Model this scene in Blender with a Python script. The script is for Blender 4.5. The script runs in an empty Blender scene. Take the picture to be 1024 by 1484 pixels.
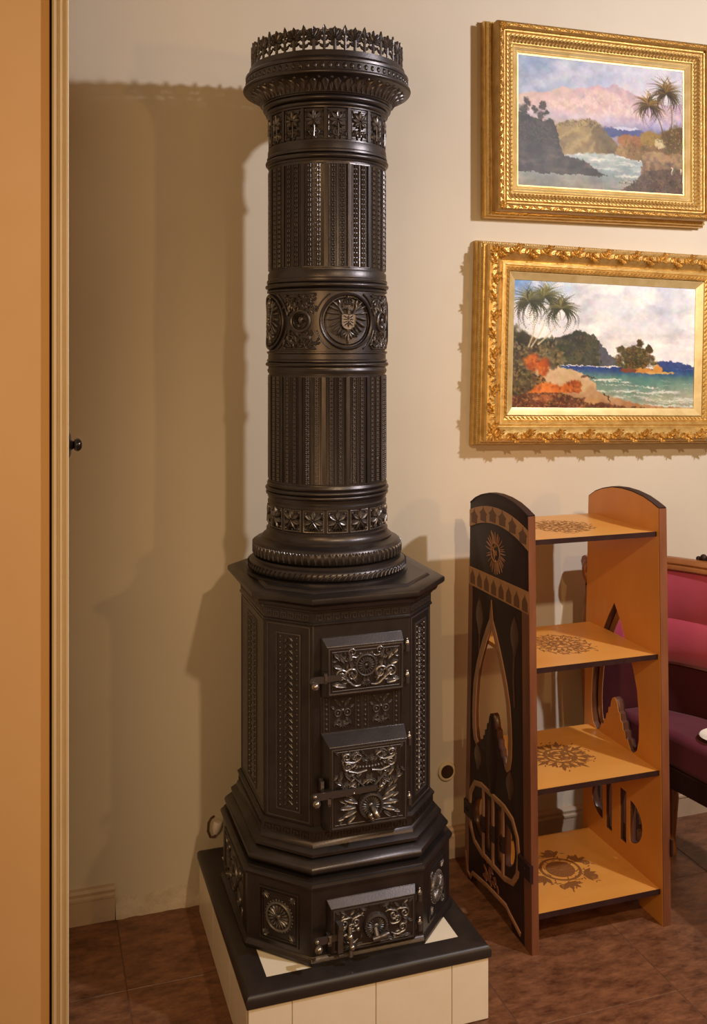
import bpy, bmesh, math, random
import numpy as np
from mathutils import Vector

random.seed(7)
SC = bpy.context.scene
COL = SC.collection
R = math.radians
PI = math.pi

# ------------------------------------------------------------------ camera
cam_d = bpy.data.cameras.new('camera')
cam = bpy.data.objects.new('camera', cam_d)
COL.objects.link(cam)
cam.location = (0, 0, 1.55)
cam.rotation_euler = (R(90), 0, R(-18.4))
cam_d.sensor_fit = 'VERTICAL'
cam_d.sensor_height = 36.0
cam_d.sensor_width = 36.0 * 1024 / 1484
cam_d.lens = 1400 / 1484 * 36.0
cam_d.shift_y = -(742 - 505) / 1484
cam_d.clip_start = 0.05
SC.camera = cam

# ------------------------------------------------------------------ world, lamps, exposure
wd = bpy.data.worlds.new('world')
SC.world = wd
wd.use_nodes = True
wd.node_tree.nodes['Background'].inputs[0].default_value = (1.0, 0.54, 0.22, 1)
wd.node_tree.nodes['Background'].inputs[1].default_value = 0.19

def lamp(name, kind, loc, energy, col, size, target=None, spot=None):
    d = bpy.data.lights.new(name, kind)
    d.energy = energy
    d.color = col
    if kind == 'AREA':
        d.size = size
    else:
        d.shadow_soft_size = size
    if spot:
        d.spot_size = R(spot[0]); d.spot_blend = spot[1]
    o = bpy.data.objects.new(name, d)
    COL.objects.link(o)
    o.location = loc
    if target:
        o.rotation_euler = (Vector(target) - Vector(loc)).to_track_quat('-Z', 'Y').to_euler()
    return o

lamp('ceiling_spot', 'SPOT', (0.88, -0.36, 2.65), 150, (1.0, 0.75, 0.46), 0.045, target=(1.85, 2.4, 0.35), spot=(72, 1.0))
lamp('side_light', 'POINT', (2.5, -0.9, 1.80), 48, (1.0, 0.60, 0.24), 0.05)
lamp('picture_lamp', 'POINT', (2.3, 0.95, 2.45), 140, (0.95, 0.95, 1.0), 0.045)
lamp('door_light', 'AREA', (-0.5, 0.2, 1.7), 13, (1.0, 0.62, 0.28), 0.6, target=(-0.1, 2.0, 1.0))
SC.view_settings.view_transform = 'Standard'
SC.view_settings.look = 'None'
SC.view_settings.exposure = 0.0
SC.view_settings.gamma = 1.0
SC.view_settings.use_curve_mapping = False

# ------------------------------------------------------------------ materials
def mat(name, base, rough=0.5, *a, ramp=(0.32, 0.68), det=(6, 0.62), **k):
    m = mat0(name, base, rough, *a, **k)
    for n in m.node_tree.nodes:
        if n.type == 'VALTORGB':
            n.color_ramp.elements[0].position, n.color_ramp.elements[1].position = ramp
            t = n.inputs[0].links[0].from_node
            t.inputs['Detail'].default_value, t.inputs['Roughness'].default_value = det
    return m

def mat0(name, base, rough=0.5, metal=0.0, noise=None, bump=None, spec=0.5, coat=0.0, attr=None, wave=None, sheen=0.0):
    """noise=(scale, colour2, stretch) ; bump=(scale, strength, dist) ; wave=(scale, colour2, axis-stretch)"""
    m = bpy.data.materials.new(name)
    m.use_nodes = True
    nt = m.node_tree
    b = nt.nodes['Principled BSDF']
    b.inputs['Base Color'].default_value = (*base, 1)
    b.inputs['Roughness'].default_value = rough
    b.inputs['Metallic'].default_value = metal
    b.inputs['Specular IOR Level'].default_value = spec
    b.inputs['Coat Weight'].default_value = coat
    b.inputs['Coat Roughness'].default_value = 0.2
    if sheen:
        b.inputs['Sheen Weight'].default_value = sheen
    tc = nt.nodes.new('ShaderNodeTexCoord')
    src = None
    if noise:
        mp = nt.nodes.new('ShaderNodeMapping')
        st = noise[2] if len(noise) > 2 else (1, 1, 1)
        mp.inputs['Scale'].default_value = st
        nt.links.new(tc.outputs['Object'], mp.inputs[0])
        n = nt.nodes.new('ShaderNodeTexNoise')
        n.inputs['Scale'].default_value = noise[0]
        n.inputs['Detail'].default_value = 6
        n.inputs['Roughness'].default_value = 0.62
        nt.links.new(mp.outputs[0], n.inputs['Vector'])
        cr = nt.nodes.new('ShaderNodeValToRGB')
        cr.color_ramp.elements[0].position = 0.32
        cr.color_ramp.elements[1].position = 0.68
        cr.color_ramp.elements[0].color = (*base, 1)
        cr.color_ramp.elements[1].color = (*noise[1], 1)
        nt.links.new(n.outputs['Fac'], cr.inputs[0])
        nt.links.new(cr.outputs[0], b.inputs['Base Color'])
        src = cr.outputs[0]
    if attr:
        a = nt.nodes.new('ShaderNodeAttribute')
        a.attribute_name = attr
        nt.links.new(a.outputs['Color'], b.inputs['Base Color'])
    if bump:
        n2 = nt.nodes.new('ShaderNodeTexNoise')
        n2.inputs['Scale'].default_value = bump[0]
        n2.inputs['Detail'].default_value = 5
        nt.links.new(tc.outputs['Object'], n2.inputs['Vector'])
        bp = nt.nodes.new('ShaderNodeBump')
        bp.inputs['Strength'].default_value = bump[1]
        bp.inputs['Distance'].default_value = bump[2]
        nt.links.new(n2.outputs['Fac'], bp.inputs['Height'])
        nt.links.new(bp.outputs[0], b.inputs['Normal'])
    return m

M = {}
M['iron'] = mat('black_cast_iron', (0.062, 0.053, 0.054), 0.37, 0.85, noise=(14, (0.088, 0.076, 0.076)), bump=(220, 0.22, 0.001), spec=0.6)
M['iron_lit'] = mat('lit_iron', (0.12, 0.104, 0.102), 0.36, 0.75, bump=(180, 0.2, 0.001), spec=0.7)  # paler copy of the iron; light caught by raised parts put into the colour
M['iron_bright'] = mat('highlit_iron', (0.185, 0.165, 0.162), 0.36, 0.72, bump=(180, 0.2, 0.001), spec=0.7)  # palest iron copy; highlights on leaves, beads and eagle put into the colour
M['steel'] = mat('polished_steel', (0.34, 0.31, 0.29), 0.25, 0.9)
M['plaster'] = mat('wall_plaster', (0.61, 0.53, 0.42), 0.85, noise=(1.7, (0.65, 0.57, 0.455)), bump=(9, 0.12, 0.01), spec=0.2)
M['peach'] = mat('peach_paint', (0.66, 0.40, 0.17), 0.6, noise=(2.5, (0.70, 0.44, 0.20)), bump=(30, 0.05, 0.003), spec=0.3)
M['cream'] = mat('cream_paint', (0.66, 0.52, 0.31), 0.45, noise=(9, (0.70, 0.56, 0.35)), bump=(60, 0.05, 0.002))
M['gap_shade'] = mat('dark_gap', (0.03, 0.015, 0.01), 0.9)
M['rough_plaster'] = mat('rough_plaster', (0.50, 0.41, 0.31), 0.95, noise=(26, (0.62, 0.53, 0.42)), bump=(45, 0.7, 0.01), spec=0.1)
M['skirting'] = mat('skirting_paint', (0.46, 0.33, 0.22), 0.6, noise=(12, (0.54, 0.40, 0.28)), bump=(70, 0.1, 0.002))
M['tilef'] = mat('brown_floor_tile', (0.066, 0.023, 0.012), 0.36, noise=(8, (0.30, 0.128, 0.060), (1.3, 3.0, 1)), bump=(46, 0.30, 0.004), spec=0.45, ramp=(0.36, 0.66), det=(12, 0.78))
M['grout'] = mat('floor_grout', (0.13, 0.058, 0.032), 0.8)
M['white_tile'] = mat('white_glazed_tile', (0.86, 0.79, 0.66), 0.30, noise=(7, (0.80, 0.71, 0.56)), bump=(40, 0.04, 0.002))
M['black_wood'] = mat('black_frame', (0.018, 0.013, 0.012), 0.42, noise=(20, (0.03, 0.022, 0.02), (1, 1, 4)))
M['gold_ground'] = mat('shaded_gilding', (0.50, 0.29, 0.08), 0.42, 0.65, noise=(34, (0.34, 0.18, 0.045)), bump=(150, 0.4, 0.002))  # darker gilding; shade between the frame leaves put into the colour
M['gold'] = mat('gilding', (0.80, 0.54, 0.19), 0.36, 0.7, noise=(38, (0.56, 0.33, 0.09)), bump=(160, 0.35, 0.002))
M['gold_pale'] = mat('pale_gilding', (0.84, 0.66, 0.33), 0.42, 0.5, noise=(22, (0.68, 0.49, 0.20)), bump=(90, 0.1, 0.001))
M['frame_side'] = mat('frame_side_brown', (0.10, 0.045, 0.015), 0.5, noise=(30, (0.16, 0.08, 0.025)))
M['canvas'] = mat('oil_paint', (0.5, 0.5, 0.5), 0.5, attr='paint', bump=(160, 0.12, 0.001), spec=0.35)
M['wood'] = mat('honey_wood', (0.60, 0.245, 0.045), 0.38, noise=(5.5, (0.68, 0.31, 0.07), (1, 1, 0.35)), coat=0.15)
M['wood_shelf'] = mat('honey_wood_board', (0.66, 0.29, 0.055), 0.36, noise=(6, (0.72, 0.35, 0.08), (0.4, 1.5, 1)), coat=0.15)
M['wood_red'] = mat('red_brown_wood', (0.13, 0.042, 0.020), 0.4, noise=(16, (0.25, 0.088, 0.038), (1, 1, 0.15)))
M['wood_dark'] = mat('dark_stained_wood', (0.026, 0.010, 0.010), 0.5, noise=(18, (0.042, 0.018, 0.016), (1, 1, 0.3)), spec=0.22)
M['inlay'] = mat('light_inlay_wood', (0.46, 0.215, 0.080), 0.45, noise=(18, (0.54, 0.27, 0.10)))
M['inlay_mid'] = mat('mid_inlay_wood', (0.33, 0.155, 0.078), 0.40, noise=(22, (0.44, 0.215, 0.105), (1, 1, 0.3)))
M['burn'] = mat('burnt_drawing', (0.23, 0.090, 0.022), 0.55)
M['burn_dark'] = mat('burnt_silhouette', (0.17, 0.070, 0.026), 0.55)
M['pink'] = mat('rose_velvet', (0.40, 0.045, 0.085), 0.75, noise=(7, (0.46, 0.06, 0.105)), bump=(260, 0.15, 0.001), sheen=0.5, spec=0.2)
M['maroon'] = mat('maroon_velvet', (0.10, 0.013, 0.028), 0.8, noise=(10, (0.13, 0.019, 0.038)), sheen=0.12, spec=0.2)
M['core'] = mat('stained_edge', (0.085, 0.034, 0.020), 0.28, noise=(20, (0.12, 0.048, 0.028)))
M['shaded_cloth'] = mat('shaded_wine_cloth', (0.05, 0.009, 0.012), 0.85, noise=(10, (0.065, 0.012, 0.016)), spec=0.15)  # shade on the settee back below the cushion, put into the cloth colour
M['mahogany'] = mat('mahogany', (0.23, 0.075, 0.022), 0.28, noise=(11, (0.33, 0.12, 0.035), (1, 1, 0.3)), coat=0.3)
M['bakelite'] = mat('black_bakelite', (0.016, 0.007, 0.006), 0.16, spec=0.6)
M['brown_dark'] = mat('dark_socket', (0.03, 0.013, 0.008), 0.4)
M['porcelain'] = mat('white_porcelain', (0.82, 0.76, 0.66), 0.2, spec=0.6)
M['plastic'] = mat('white_plastic', (0.78, 0.70, 0.66), 0.4)
M['cable'] = mat('brown_cable', (0.11, 0.05, 0.03), 0.6)

# ------------------------------------------------------------------ mesh helpers
def empty(name, loc, label=None, cat=None, group=None, rot=(0, 0, 0), parent=None):
    o = bpy.data.objects.new(name, None)
    o.empty_display_size = 0.05
    COL.objects.link(o)
    o.location = loc
    o.rotation_euler = rot
    if parent: o.parent = parent
    return tag(o, label, cat, group)

def tag(o, label=None, cat=None, group=None, kind=None):
    if label: o['label'] = label
    if cat: o['category'] = cat
    if group: o['group'] = group
    if kind: o['kind'] = kind
    return o

def V(*a): return Vector(a)

class MB:
    def __init__(self, mp=None):
        self.v = []; self.f = []; self.mp = mp
    def add(self, vs, fs, mp=None):
        mp = mp or self.mp
        o = len(self.v)
        if mp: self.v += [tuple(mp(*p)) for p in vs]
        else: self.v += [tuple(p) for p in vs]
        self.f += [tuple(i + o for i in f) for f in fs]
        return self
    def mesh(self, name, material, ang=38, fix=True):
        me = bpy.data.meshes.new(name)
        me.from_pydata(self.v, [], self.f)
        if fix:
            bm = bmesh.new(); bm.from_mesh(me)
            bmesh.ops.recalc_face_normals(bm, faces=bm.faces)
            bm.to_mesh(me); bm.free()
        me.materials.append(M[material])
        if ang:
            me.shade_smooth()
            me.set_sharp_from_angle(angle=R(ang))
        me.update()
        return me
    def obj(self, name, material, parent=None, loc=(0, 0, 0), rotz=0.0, ang=38, bevel=None, fix=True):
        me = self.mesh(name, material, ang, fix)
        o = bpy.data.objects.new(name, me)
        COL.objects.link(o)
        o.location = loc
        o.rotation_euler = (0, 0, rotz)
        if parent: o.parent = parent
        if bevel: bev(o, *bevel)
        return o

def bev(o, w, seg=2):
    m = o.modifiers.new('bevel', 'BEVEL')
    m.width = w; m.segments = seg; m.limit_method = 'ANGLE'; m.angle_limit = R(40)
    m.harden_normals = False
    return o

def inst(o, parent, loc=(0, 0, 0), rotz=0.0, name=None):
    c = o.copy()
    COL.objects.link(c)
    c.parent = parent; c.location = loc; c.rotation_euler = (0, 0, rotz)
    return c

# --- solids in plain coordinates (can be mapped)
def box(mb, x0, x1, y0, y1, z0, z1, mp=None):
    vs = [(x, y, z) for z in (z0, z1) for y in (y0, y1) for x in (x0, x1)]
    fs = [(0, 2, 3, 1), (4, 5, 7, 6), (0, 1, 5, 4), (2, 6, 7, 3), (0, 4, 6, 2), (1, 3, 7, 5)]
    return mb.add(vs, fs, mp)

def frustum(mb, r0, n0, r1, n1, mp=None):
    """r=(s0,s1,t0,t1) rectangle at height n"""
    vs = [(r0[0], r0[2], n0), (r0[1], r0[2], n0), (r0[1], r0[3], n0), (r0[0], r0[3], n0),
          (r1[0], r1[2], n1), (r1[1], r1[2], n1), (r1[1], r1[3], n1), (r1[0], r1[3], n1)]
    fs = [(0, 3, 2, 1), (4, 5, 6, 7), (0, 1, 5, 4), (1, 2, 6, 5), (2, 3, 7, 6), (3, 0, 4, 7)]
    return mb.add(vs, fs, mp)

def lathe(mb, prof, n=64, cx=0, cy=0, closed=False, mp=None):
    vs = []; fs = []
    m = len(prof)
    for i in range(n):
        a = 2 * PI * i / n
        for r, z in prof:
            vs.append((cx + r * math.cos(a), cy + r * math.sin(a), z))
    for i in range(n):
        j = (i + 1) % n
        for k in range(m - 1 if not closed else m):
            k2 = (k + 1) % m
            fs.append((i * m + k, j * m + k, j * m + k2, i * m + k2))
    return mb.add(vs, fs, mp)

def lathe_axis(mb, prof, o, d, n=16, mp=None):
    """revolve (r, h) profile about axis d from origin o (any frame), capped"""
    d = Vector(d).normalized(); o = Vector(o)
    e1 = d.orthogonal().normalized(); e2 = d.cross(e1)
    vs = []; fs = []
    m = len(prof)
    for i in range(n):
        a = 2 * PI * i / n
        for r, h in prof:
            vs.append(o + d * h + (e1 * math.cos(a) + e2 * math.sin(a)) * r)
    for i in range(n):
        j = (i + 1) % n
        for k in range(m - 1):
            fs.append((i * m + k, j * m + k, j * m + k + 1, i * m + k + 1))
    fs.append(tuple(i * m for i in range(n)))
    fs.append(tuple(i * m + m - 1 for i in range(n))[::-1])
    return mb.add([tuple(p) for p in vs], fs, mp)

def ball(mb, c, r, n=14, mp=None, squash=1.0):
    prof = [(max(1e-5, r * math.sin(PI * k / 8)), -r * squash * math.cos(PI * k / 8)) for k in range(9)]
    return lathe_axis(mb, prof, c, (0, 0, 1), n, mp)

def tube(mb, path, rad, n=10, mp=None, closed=False):
    P = [Vector(p) for p in path]
    k = len(P)
    if not hasattr(rad, '__len__'): rad = [rad] * k
    vs = []; fs = []
    up = None
    for i, p in enumerate(P):
        if closed:
            t = (P[(i + 1) % k] - P[i - 1]).normalized()
        else:
            t = (P[min(i + 1, k - 1)] - P[max(i - 1, 0)]).normalized()
        if up is None:
            up = t.orthogonal().normalized()
        else:
            up = (up - t * up.dot(t)).normalized()
        w = t.cross(up)
        for q in range(n):
            a = 2 * PI * q / n
            vs.append(tuple(p + (up * math.cos(a) + w * math.sin(a)) * rad[i]))
    for i in range(k if closed else k - 1):
        i2 = (i + 1) % k
        for q in range(n):
            q2 = (q + 1) % n
            fs.append((i * n + q, i * n + q2, i2 * n + q2, i2 * n + q))
    if not closed:
        fs.append(tuple(range(n))[::-1])
        fs.append(tuple((k - 1) * n + q for q in range(n)))
    return mb.add(vs, fs, mp)

# --- relief in (s, t, n): n is height above the surface
def bead(mb, s, t, r, n0=0.0, seg=8, hh=1.0, rt=None):
    rt = rt or r
    vs = []; fs = []
    for k, (q, h) in enumerate(((1, 0), (0.78, 0.62), (0.35, 0.94))):
        for i in range(seg):
            a = 2 * PI * i / seg
            vs.append((s + r * q * math.cos(a), t + rt * q * math.sin(a), n0 + r * hh * h))
    for k in range(2):
        for i in range(seg):
            j = (i + 1) % seg
            fs.append((k * seg + i, k * seg + j, (k + 1) * seg + j, (k + 1) * seg + i))
    fs.append(tuple(2 * seg + i for i in range(seg)))
    return mb.add(vs, fs)

def leaf(mb, s, t, ang, L, W, h, n0=0.0, solid=0.0, vein=True, curl=0.0, shape=0.45, lift=0.0):
    """ridged leaf from (s,t) in direction ang (degrees); curl lifts the tip"""
    ca, sa = math.cos(R(ang)), math.sin(R(ang))
    K = 7
    vs = []; fs = []
    for i in range(K):
        x = i / (K - 1)
        if x < shape: w = math.sin(x / shape * PI / 2)
        else: w = math.cos((x - shape) / (1 - shape) * PI / 2) ** 0.9
        w = max(w, 0.04) * W / 2
        if i == 0: w = 0.28 * W / 2
        hz = n0 + curl * x * x
        row = [(-w, 0), (-w * 0.55, h * 0.9), (0, h * (0.45 if vein else 1.15)), (w * 0.55, h * 0.9), (w, 0)]
        if lift: row = [(-w, -lift - n0)] + [(a_, b_ + lift) for a_, b_ in row] + [(w, -lift - n0)]
        if solid: row = [(-w, 0), (-w * 0.55, h), (0, h * 0.5), (w * 0.55, h), (w, 0), (0, -solid)]
        for q, n in row:
            l = x * L
            vs.append((s + l * ca - q * sa, t + l * sa + q * ca, hz + n))
    m = 6 if solid else (7 if lift else 5)
    for i in range(K - 1):
        for q in range(m - 1 if not solid else m):
            q2 = (q + 1) % m
            fs.append((i * m + q, (i + 1) * m + q, (i + 1) * m + q2, i * m + q2))
    return mb.add(vs, fs)

def ribbon(mb, path, w, h, n0=0.0, closed=False, taper=None, solid=False):
    """half-round moulding along a 2D polyline"""
    P = [Vector((p[0], p[1], 0)) for p in path]
    k = len(P)
    vs = []; fs = []
    sec = [(-1, 0), (-0.72, 0.72), (0, 1.0), (0.72, 0.72), (1, 0)]
    if solid: sec = sec + [(0, -0.6)]
    m = len(sec)
    for i, p in enumerate(P):
        if closed: t = P[(i + 1) % k] - P[i - 1]
        else: t = P[min(i + 1, k - 1)] - P[max(i - 1, 0)]
        t = t.normalized() if t.length > 1e-9 else Vector((1, 0, 0))
        nrm = Vector((-t.y, t.x, 0))
        f = taper[i] if taper else 1.0
        for q, n in sec:
            pp = p + nrm * (q * w / 2 * f)
            vs.append((pp.x, pp.y, n0 + n * h * max(f, 0.3)))
    for i in range(k if closed else k - 1):
        i2 = (i + 1) % k
        for q in range(m - 1 if not solid else m):
            q2 = (q + 1) % m
            fs.append((i * m + q, i2 * m + q, i2 * m + q2, i * m + q2))
    if not closed:
        fs.append(tuple(range(m))); fs.append(tuple((k - 1) * m + q for q in range(m))[::-1])
    return mb.add(vs, fs)

def circ(s, t, r, n=32, rt=None):
    rt = rt or r
    return [(s + r * math.cos(2 * PI * i / n), t + rt * math.sin(2 * PI * i / n)) for i in range(n)]

def scroll(mb, s, t, ang, L, r, turn=1, w=0.005, h=0.004, n0=0.0, turns=1.4, k=26):
    """stem from (s,t) heading ang of length L ending in a spiral of radius r turning to side turn (+1 left)"""
    ca, sa = math.cos(R(ang)), math.sin(R(ang))
    pts = []
    for i in range(8):
        x = i / 8
        pts.append((x * L, -turn * 0.18 * L * math.sin(PI * x)))
    cx, cy = L, turn * r
    for i in range(k + 1):
        x = i / k
        a = -PI / 2 + 2 * PI * turns * x
        rr = r * (1 - 0.75 * x)
        pts.append((cx + rr * math.cos(a), cy + turn * rr * math.sin(a)))
    P = [(s + x * ca - y * sa, t + x * sa + y * ca) for x, y in pts]
    n = len(P)
    tp = [0.45 + 0.55 * min(1, i / 6) if i < n * 0.6 else 1 - 0.45 * (i / n - 0.6) / 0.4 for i in range(n)]
    ribbon(mb, P, w, h, n0, taper=tp)
    e = P[-1]
    bead(mb, e[0], e[1], w * 0.75, n0, 7, 1.3)

def rosette(mb, s, t, rr, h, n=16, n0=0.0, r0=0.2):
    for i in range(n):
        a = 360 * i / n
        leaf(mb, s + rr * r0 * math.cos(R(a)), t + rr * r0 * math.sin(R(a)), a, rr * (1 - r0), 2 * PI * rr / n * 0.8, h, n0, vein=False, shape=0.75)
    bead(mb, s, t, rr * (r0 + 0.08), n0, 12, 1.0)

def beadrow(mb, s0, t0, s1, t1, step, r, n0=0.0, seg=6, rt=None):
    L = math.hypot(s1 - s0, t1 - t0)
    n = max(2, int(round(L / step)))
    for i in range(n + 1):
        x = i / n
        bead(mb, s0 + (s1 - s0) * x, t0 + (t1 - t0) * x, r, n0, seg, rt=rt)

def rect_path(s0, s1, t0, t1): return [(s0, t0), (s1, t0), (s1, t1), (s0, t1)]

def frame_ribbon(mb, s0, s1, t0, t1, w, h, n0=0.0):
    """rectangular half-round frame, mitred"""
    sec = [(-1, 0), (-0.72, 0.75), (0, 1), (0.72, 0.75), (1, 0)]
    vs = []; fs = []
    cs = [(s0, t0, -1, -1), (s1, t0, 1, -1), (s1, t1, 1, 1), (s0, t1, -1, 1)]
    for (s, t, a, b) in cs:
        for q, n in sec:
            vs.append((s + a * q * w / 2, t + b * q * w / 2, n0 + n * h))
    for i in range(4):
        j = (i + 1) % 4
        for q in range(4):
            fs.append((i * 5 + q, j * 5 + q, j * 5 + q + 1, i * 5 + q + 1))
    return mb.add(vs, fs)

def plate(mb, poly, n0, n1):
    k = len(poly)
    vs = [(p[0], p[1], n0) for p in poly] + [(p[0], p[1], n1) for p in poly]
    fs = [tuple(range(k))[::-1], tuple(range(k, 2 * k))]
    for i in range(k):
        j = (i + 1) % k
        fs.append((i, j, k + j, k + i))
    return mb.add(vs, fs)

def holed(outer, holes, th, bevel=0.0):
    """extruded 2D shape with holes, by a filled curve; returns verts, faces with thickness centred on 0"""
    cu = bpy.data.curves.new('tmp', 'CURVE')
    cu.dimensions = '2D'; cu.fill_mode = 'BOTH'
    cu.extrude = th / 2 - bevel; cu.bevel_depth = bevel; cu.bevel_resolution = 1 if bevel else 0
    for loop in [outer] + holes:
        sp = cu.splines.new('POLY')
        sp.points.add(len(loop) - 1)
        for i, p in enumerate(loop): sp.points[i].co = (p[0], p[1], 0, 1)
        sp.use_cyclic_u = True
    o = bpy.data.objects.new('tmp', cu)
    COL.objects.link(o)
    dg = bpy.context.evaluated_depsgraph_get()
    me = bpy.data.meshes.new_from_object(o.evaluated_get(dg))
    bm = bmesh.new(); bm.from_mesh(me)
    bmesh.ops.remove_doubles(bm, verts=bm.verts, dist=1e-5)
    vs = [tuple(v.co) for v in bm.verts]
    bm.verts.index_update()
    fs = [tuple(v.index for v in f.verts) for f in bm.faces]
    bm.free()
    bpy.data.objects.remove(o); bpy.data.curves.remove(cu); bpy.data.meshes.remove(me)
    return vs, fs

def fmap(o, sd, nd):
    o, sd, nd = Vector(o), Vector(sd), Vector(nd)
    return lambda s, t, n: (o.x + sd.x * s + nd.x * n, o.y + sd.y * s + nd.y * n, o.z + t)

def cmap(r, az=0.0):
    return lambda s, t, n: ((r + n) * math.cos(az + s / r), (r + n) * math.sin(az + s / r), t)

# ------------------------------------------------------------------ setting
WB = 2.707
def setting():
    mb = MB(); box(mb, -1.2, 3.6, WB, WB + 0.15, -0.02, 3.4)
    tag(mb.obj('wall_back', 'plaster', ang=0), 'cream plaster wall behind the stove and pictures', kind='structure')
    # pier on the left, warm painted
    mb = MB(); box(mb, -1.1, 0.0325, 1.992, WB - 0.002, 0.0, 3.4)
    w = tag(mb.obj('wall_left', 'peach', ang=0), 'peach painted pier beside the open door', kind='structure')
    mb = MB(); box(mb, 0.0325, 0.0372, 2.004, 2.64, 0.0, 3.4)
    mb.obj('shadow_gap', 'gap_shade', w, ang=0)  # solid strip; the shade in the gap is painted as near-black colour
    # door leaf standing open, its rebated edge to the camera
    prof = [(0.0372, 1.984), (0.0405, 1.981), (0.0455, 1.981), (0.0465, 1.986), (0.0505, 1.986), (0.0520, 1.9805), (0.0560, 1.9805),
            (0.0575, 1.9855), (0.0615, 1.9855), (0.0628, 1.9805), (0.0665, 1.9795), (0.0690, 1.982), (0.0690, 2.62), (0.0372, 2.62)]
    mb = MB(); plate(mb, prof, 0.006, 3.2)
    d = tag(mb.obj('door_1', 'cream', ang=25), 'cream door leaf standing open, seen on its moulded edge', kind='structure')
    h = MB()
    lathe_axis(h, [(0.001, 0.0), (0.027, 0.0), (0.027, 0.003), (0.022, 0.0065), (0.011, 0.008), (0.0075, 0.012), (0.0075, 0.014)], (0.069, 2.062, 1.352), (1, 0, 0), 28)
    ro = h.obj('rosette', 'bakelite', d)
    h = MB()
    lathe_axis(h, [(0.0075, 0.012), (0.0115, 0.0135), (0.0132, 0.018), (0.0132, 0.0215), (0.0105, 0.026), (0.006, 0.0285), (0.0005, 0.029)], (0.069, 2.062, 1.352), (1, 0, 0), 24)
    h.obj('knob', 'bakelite', d)
    # floor slab, tiles laid one by one with recessed joints
    mb = MB(); box(mb, -1.2, 3.6, -1.0, WB, -0.06, -0.0012)
    fl = tag(mb.obj('floor', 'grout', ang=0), 'dark brown tiled floor', kind='structure')
    T = 0.42; g = 0.0022
    shared = {}
    xs = [0.218 + T * i for i in range(-2, 8)]
    ys = [2.385 + 0.322] + [2.385 - T * i for i in range(0, 5)]
    for j in range(len(ys) - 1):
        y1, y0 = ys[j] - g / 2, ys[j + 1] + g / 2
        for i in range(len(xs) - 1):
            k = round(y1 - y0, 3)
            if k not in shared:
                t = MB(); w, l, e = T - g, y1 - y0, 0.0010
                frustum(t, (-w / 2, w / 2, -l / 2, l / 2), -0.006, (-w / 2, w / 2, -l / 2, l / 2), -0.0015)
                frustum(t, (-w / 2, w / 2, -l / 2, l / 2), -0.0015, (-w / 2 + e, w / 2 - e, -l / 2 + e, l / 2 - e), 0.0)
                shared[k] = t.mesh('floor_tile', 'tilef', 0)
            o = bpy.data.objects.new('floor_tile', shared[k])
            COL.objects.link(o); o.parent = fl
            o.location = ((xs[i] + xs[i + 1]) / 2, (y0 + y1) / 2, random.uniform(-0.0003, 0))
    # skirting pieces
    def skirting(name, x0, x1):
        p = [(0, 0), (0.016, 0), (0.016, 0.062), (0.019, 0.064), (0.019, 0.070), (0.013, 0.074), (0.015, 0.083), (0.010, 0.090), (0.0, 0.092)]
        m = MB(lambda s, t, n: (n, WB - s, t)); plate(m, p, x0, x1)
        return tag(m.obj(name, 'skirting', ang=30), None, kind='structure')
    skirting('baseboard_left', 0.0692, 0.214)['label'] = 'short painted skirting board beside the door'
    skirting('baseboard_right', 1.03, 3.6)['label'] = 'painted skirting board behind the shelf'
    # rough plaster foot of the wall where the skirting is missing
    m = MB(); vs = []; fs = []
    n = 46; x0, x1 = 0.216, 1.028
    for i in range(n + 1):
        x = x0 + (x1 - x0) * i / n
        d = 0.010 + 0.007 * random.random(); hh = 0.024 + 0.012 * random.random()
        for (q, z) in ((0, hh + 0.02), (0.004, hh), (d, hh * 0.55), (d + 0.004, 0.0)):
            vs.append((x, WB - q, z))
    for i in range(n):
        for q in range(3): fs.append((i * 4 + q, (i + 1) * 4 + q, (i + 1) * 4 + q + 1, i * 4 + q + 1))
    m.add(vs, fs)
    tag(m.obj('trim_1', 'rough_plaster', ang=60), 'rough broken plaster edge along the foot of the wall', kind='structure')

    # sockets
    for x, lab in ((1.198, 'round dark wall socket with cream rim beside the bookshelf'), (1.118, 'round wall socket with cream rim half hidden by the stove')):
        e = empty('wall_socket', (x, WB, 0.262), lab, 'socket', 'wall sockets behind the stove')
        q = MB(); lathe_axis(q, [(0.0285, 0.0), (0.0290, 0.004), (0.0270, 0.009), (0.0220, 0.0105), (0.0205, 0.0095), (0.0205, 0.002)], (0, 0, 0), (0, -1, 0), 36)
        q.obj('rim', 'plastic' if False else 'cream', e)
        q = MB(); lathe_axis(q, [(0.001, 0.0085), (0.0204, 0.0085), (0.0204, 0.003)], (0, 0, 0), (0, -1, 0), 32)
        for sx in (-0.0075, 0.0075):
            lathe_axis(q, [(0.0024, 0.008), (0.0024, 0.0095), (0.0012, 0.0095)], (sx, 0, 0), (0, -1, 0), 10)
        q.obj('insert', 'brown_dark', e)
    # small white plug and lead at the wall by the plinth
    e = empty('cable_plug', (0.491, 2.69, 0.206), 'small white plug with a brown lead behind the plinth corner', 'plug')
    q = MB(); lathe_axis(q, [(0.001, -0.016), (0.006, -0.016), (0.010, -0.008), (0.0125, 0.0), (0.0125, 0.016), (0.011, 0.018), (0.001, 0.018)], (0, 0, 0), (0.25, 0, 1), 18)
    q.obj('plug_body', 'plastic', e)
    q = MB(); tube(q, [(-0.003, 0, -0.016), (-0.006, 0.0, -0.024), (-0.018, 0.003, -0.024), (-0.024, 0.006, -0.008), (-0.022, 0.008, 0.014), (-0.014, 0.012, 0.024), (-0.004, 0.0168, 0.026)], 0.003, 8)
    q.obj('lead', 'cable', e)
setting()

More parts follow.
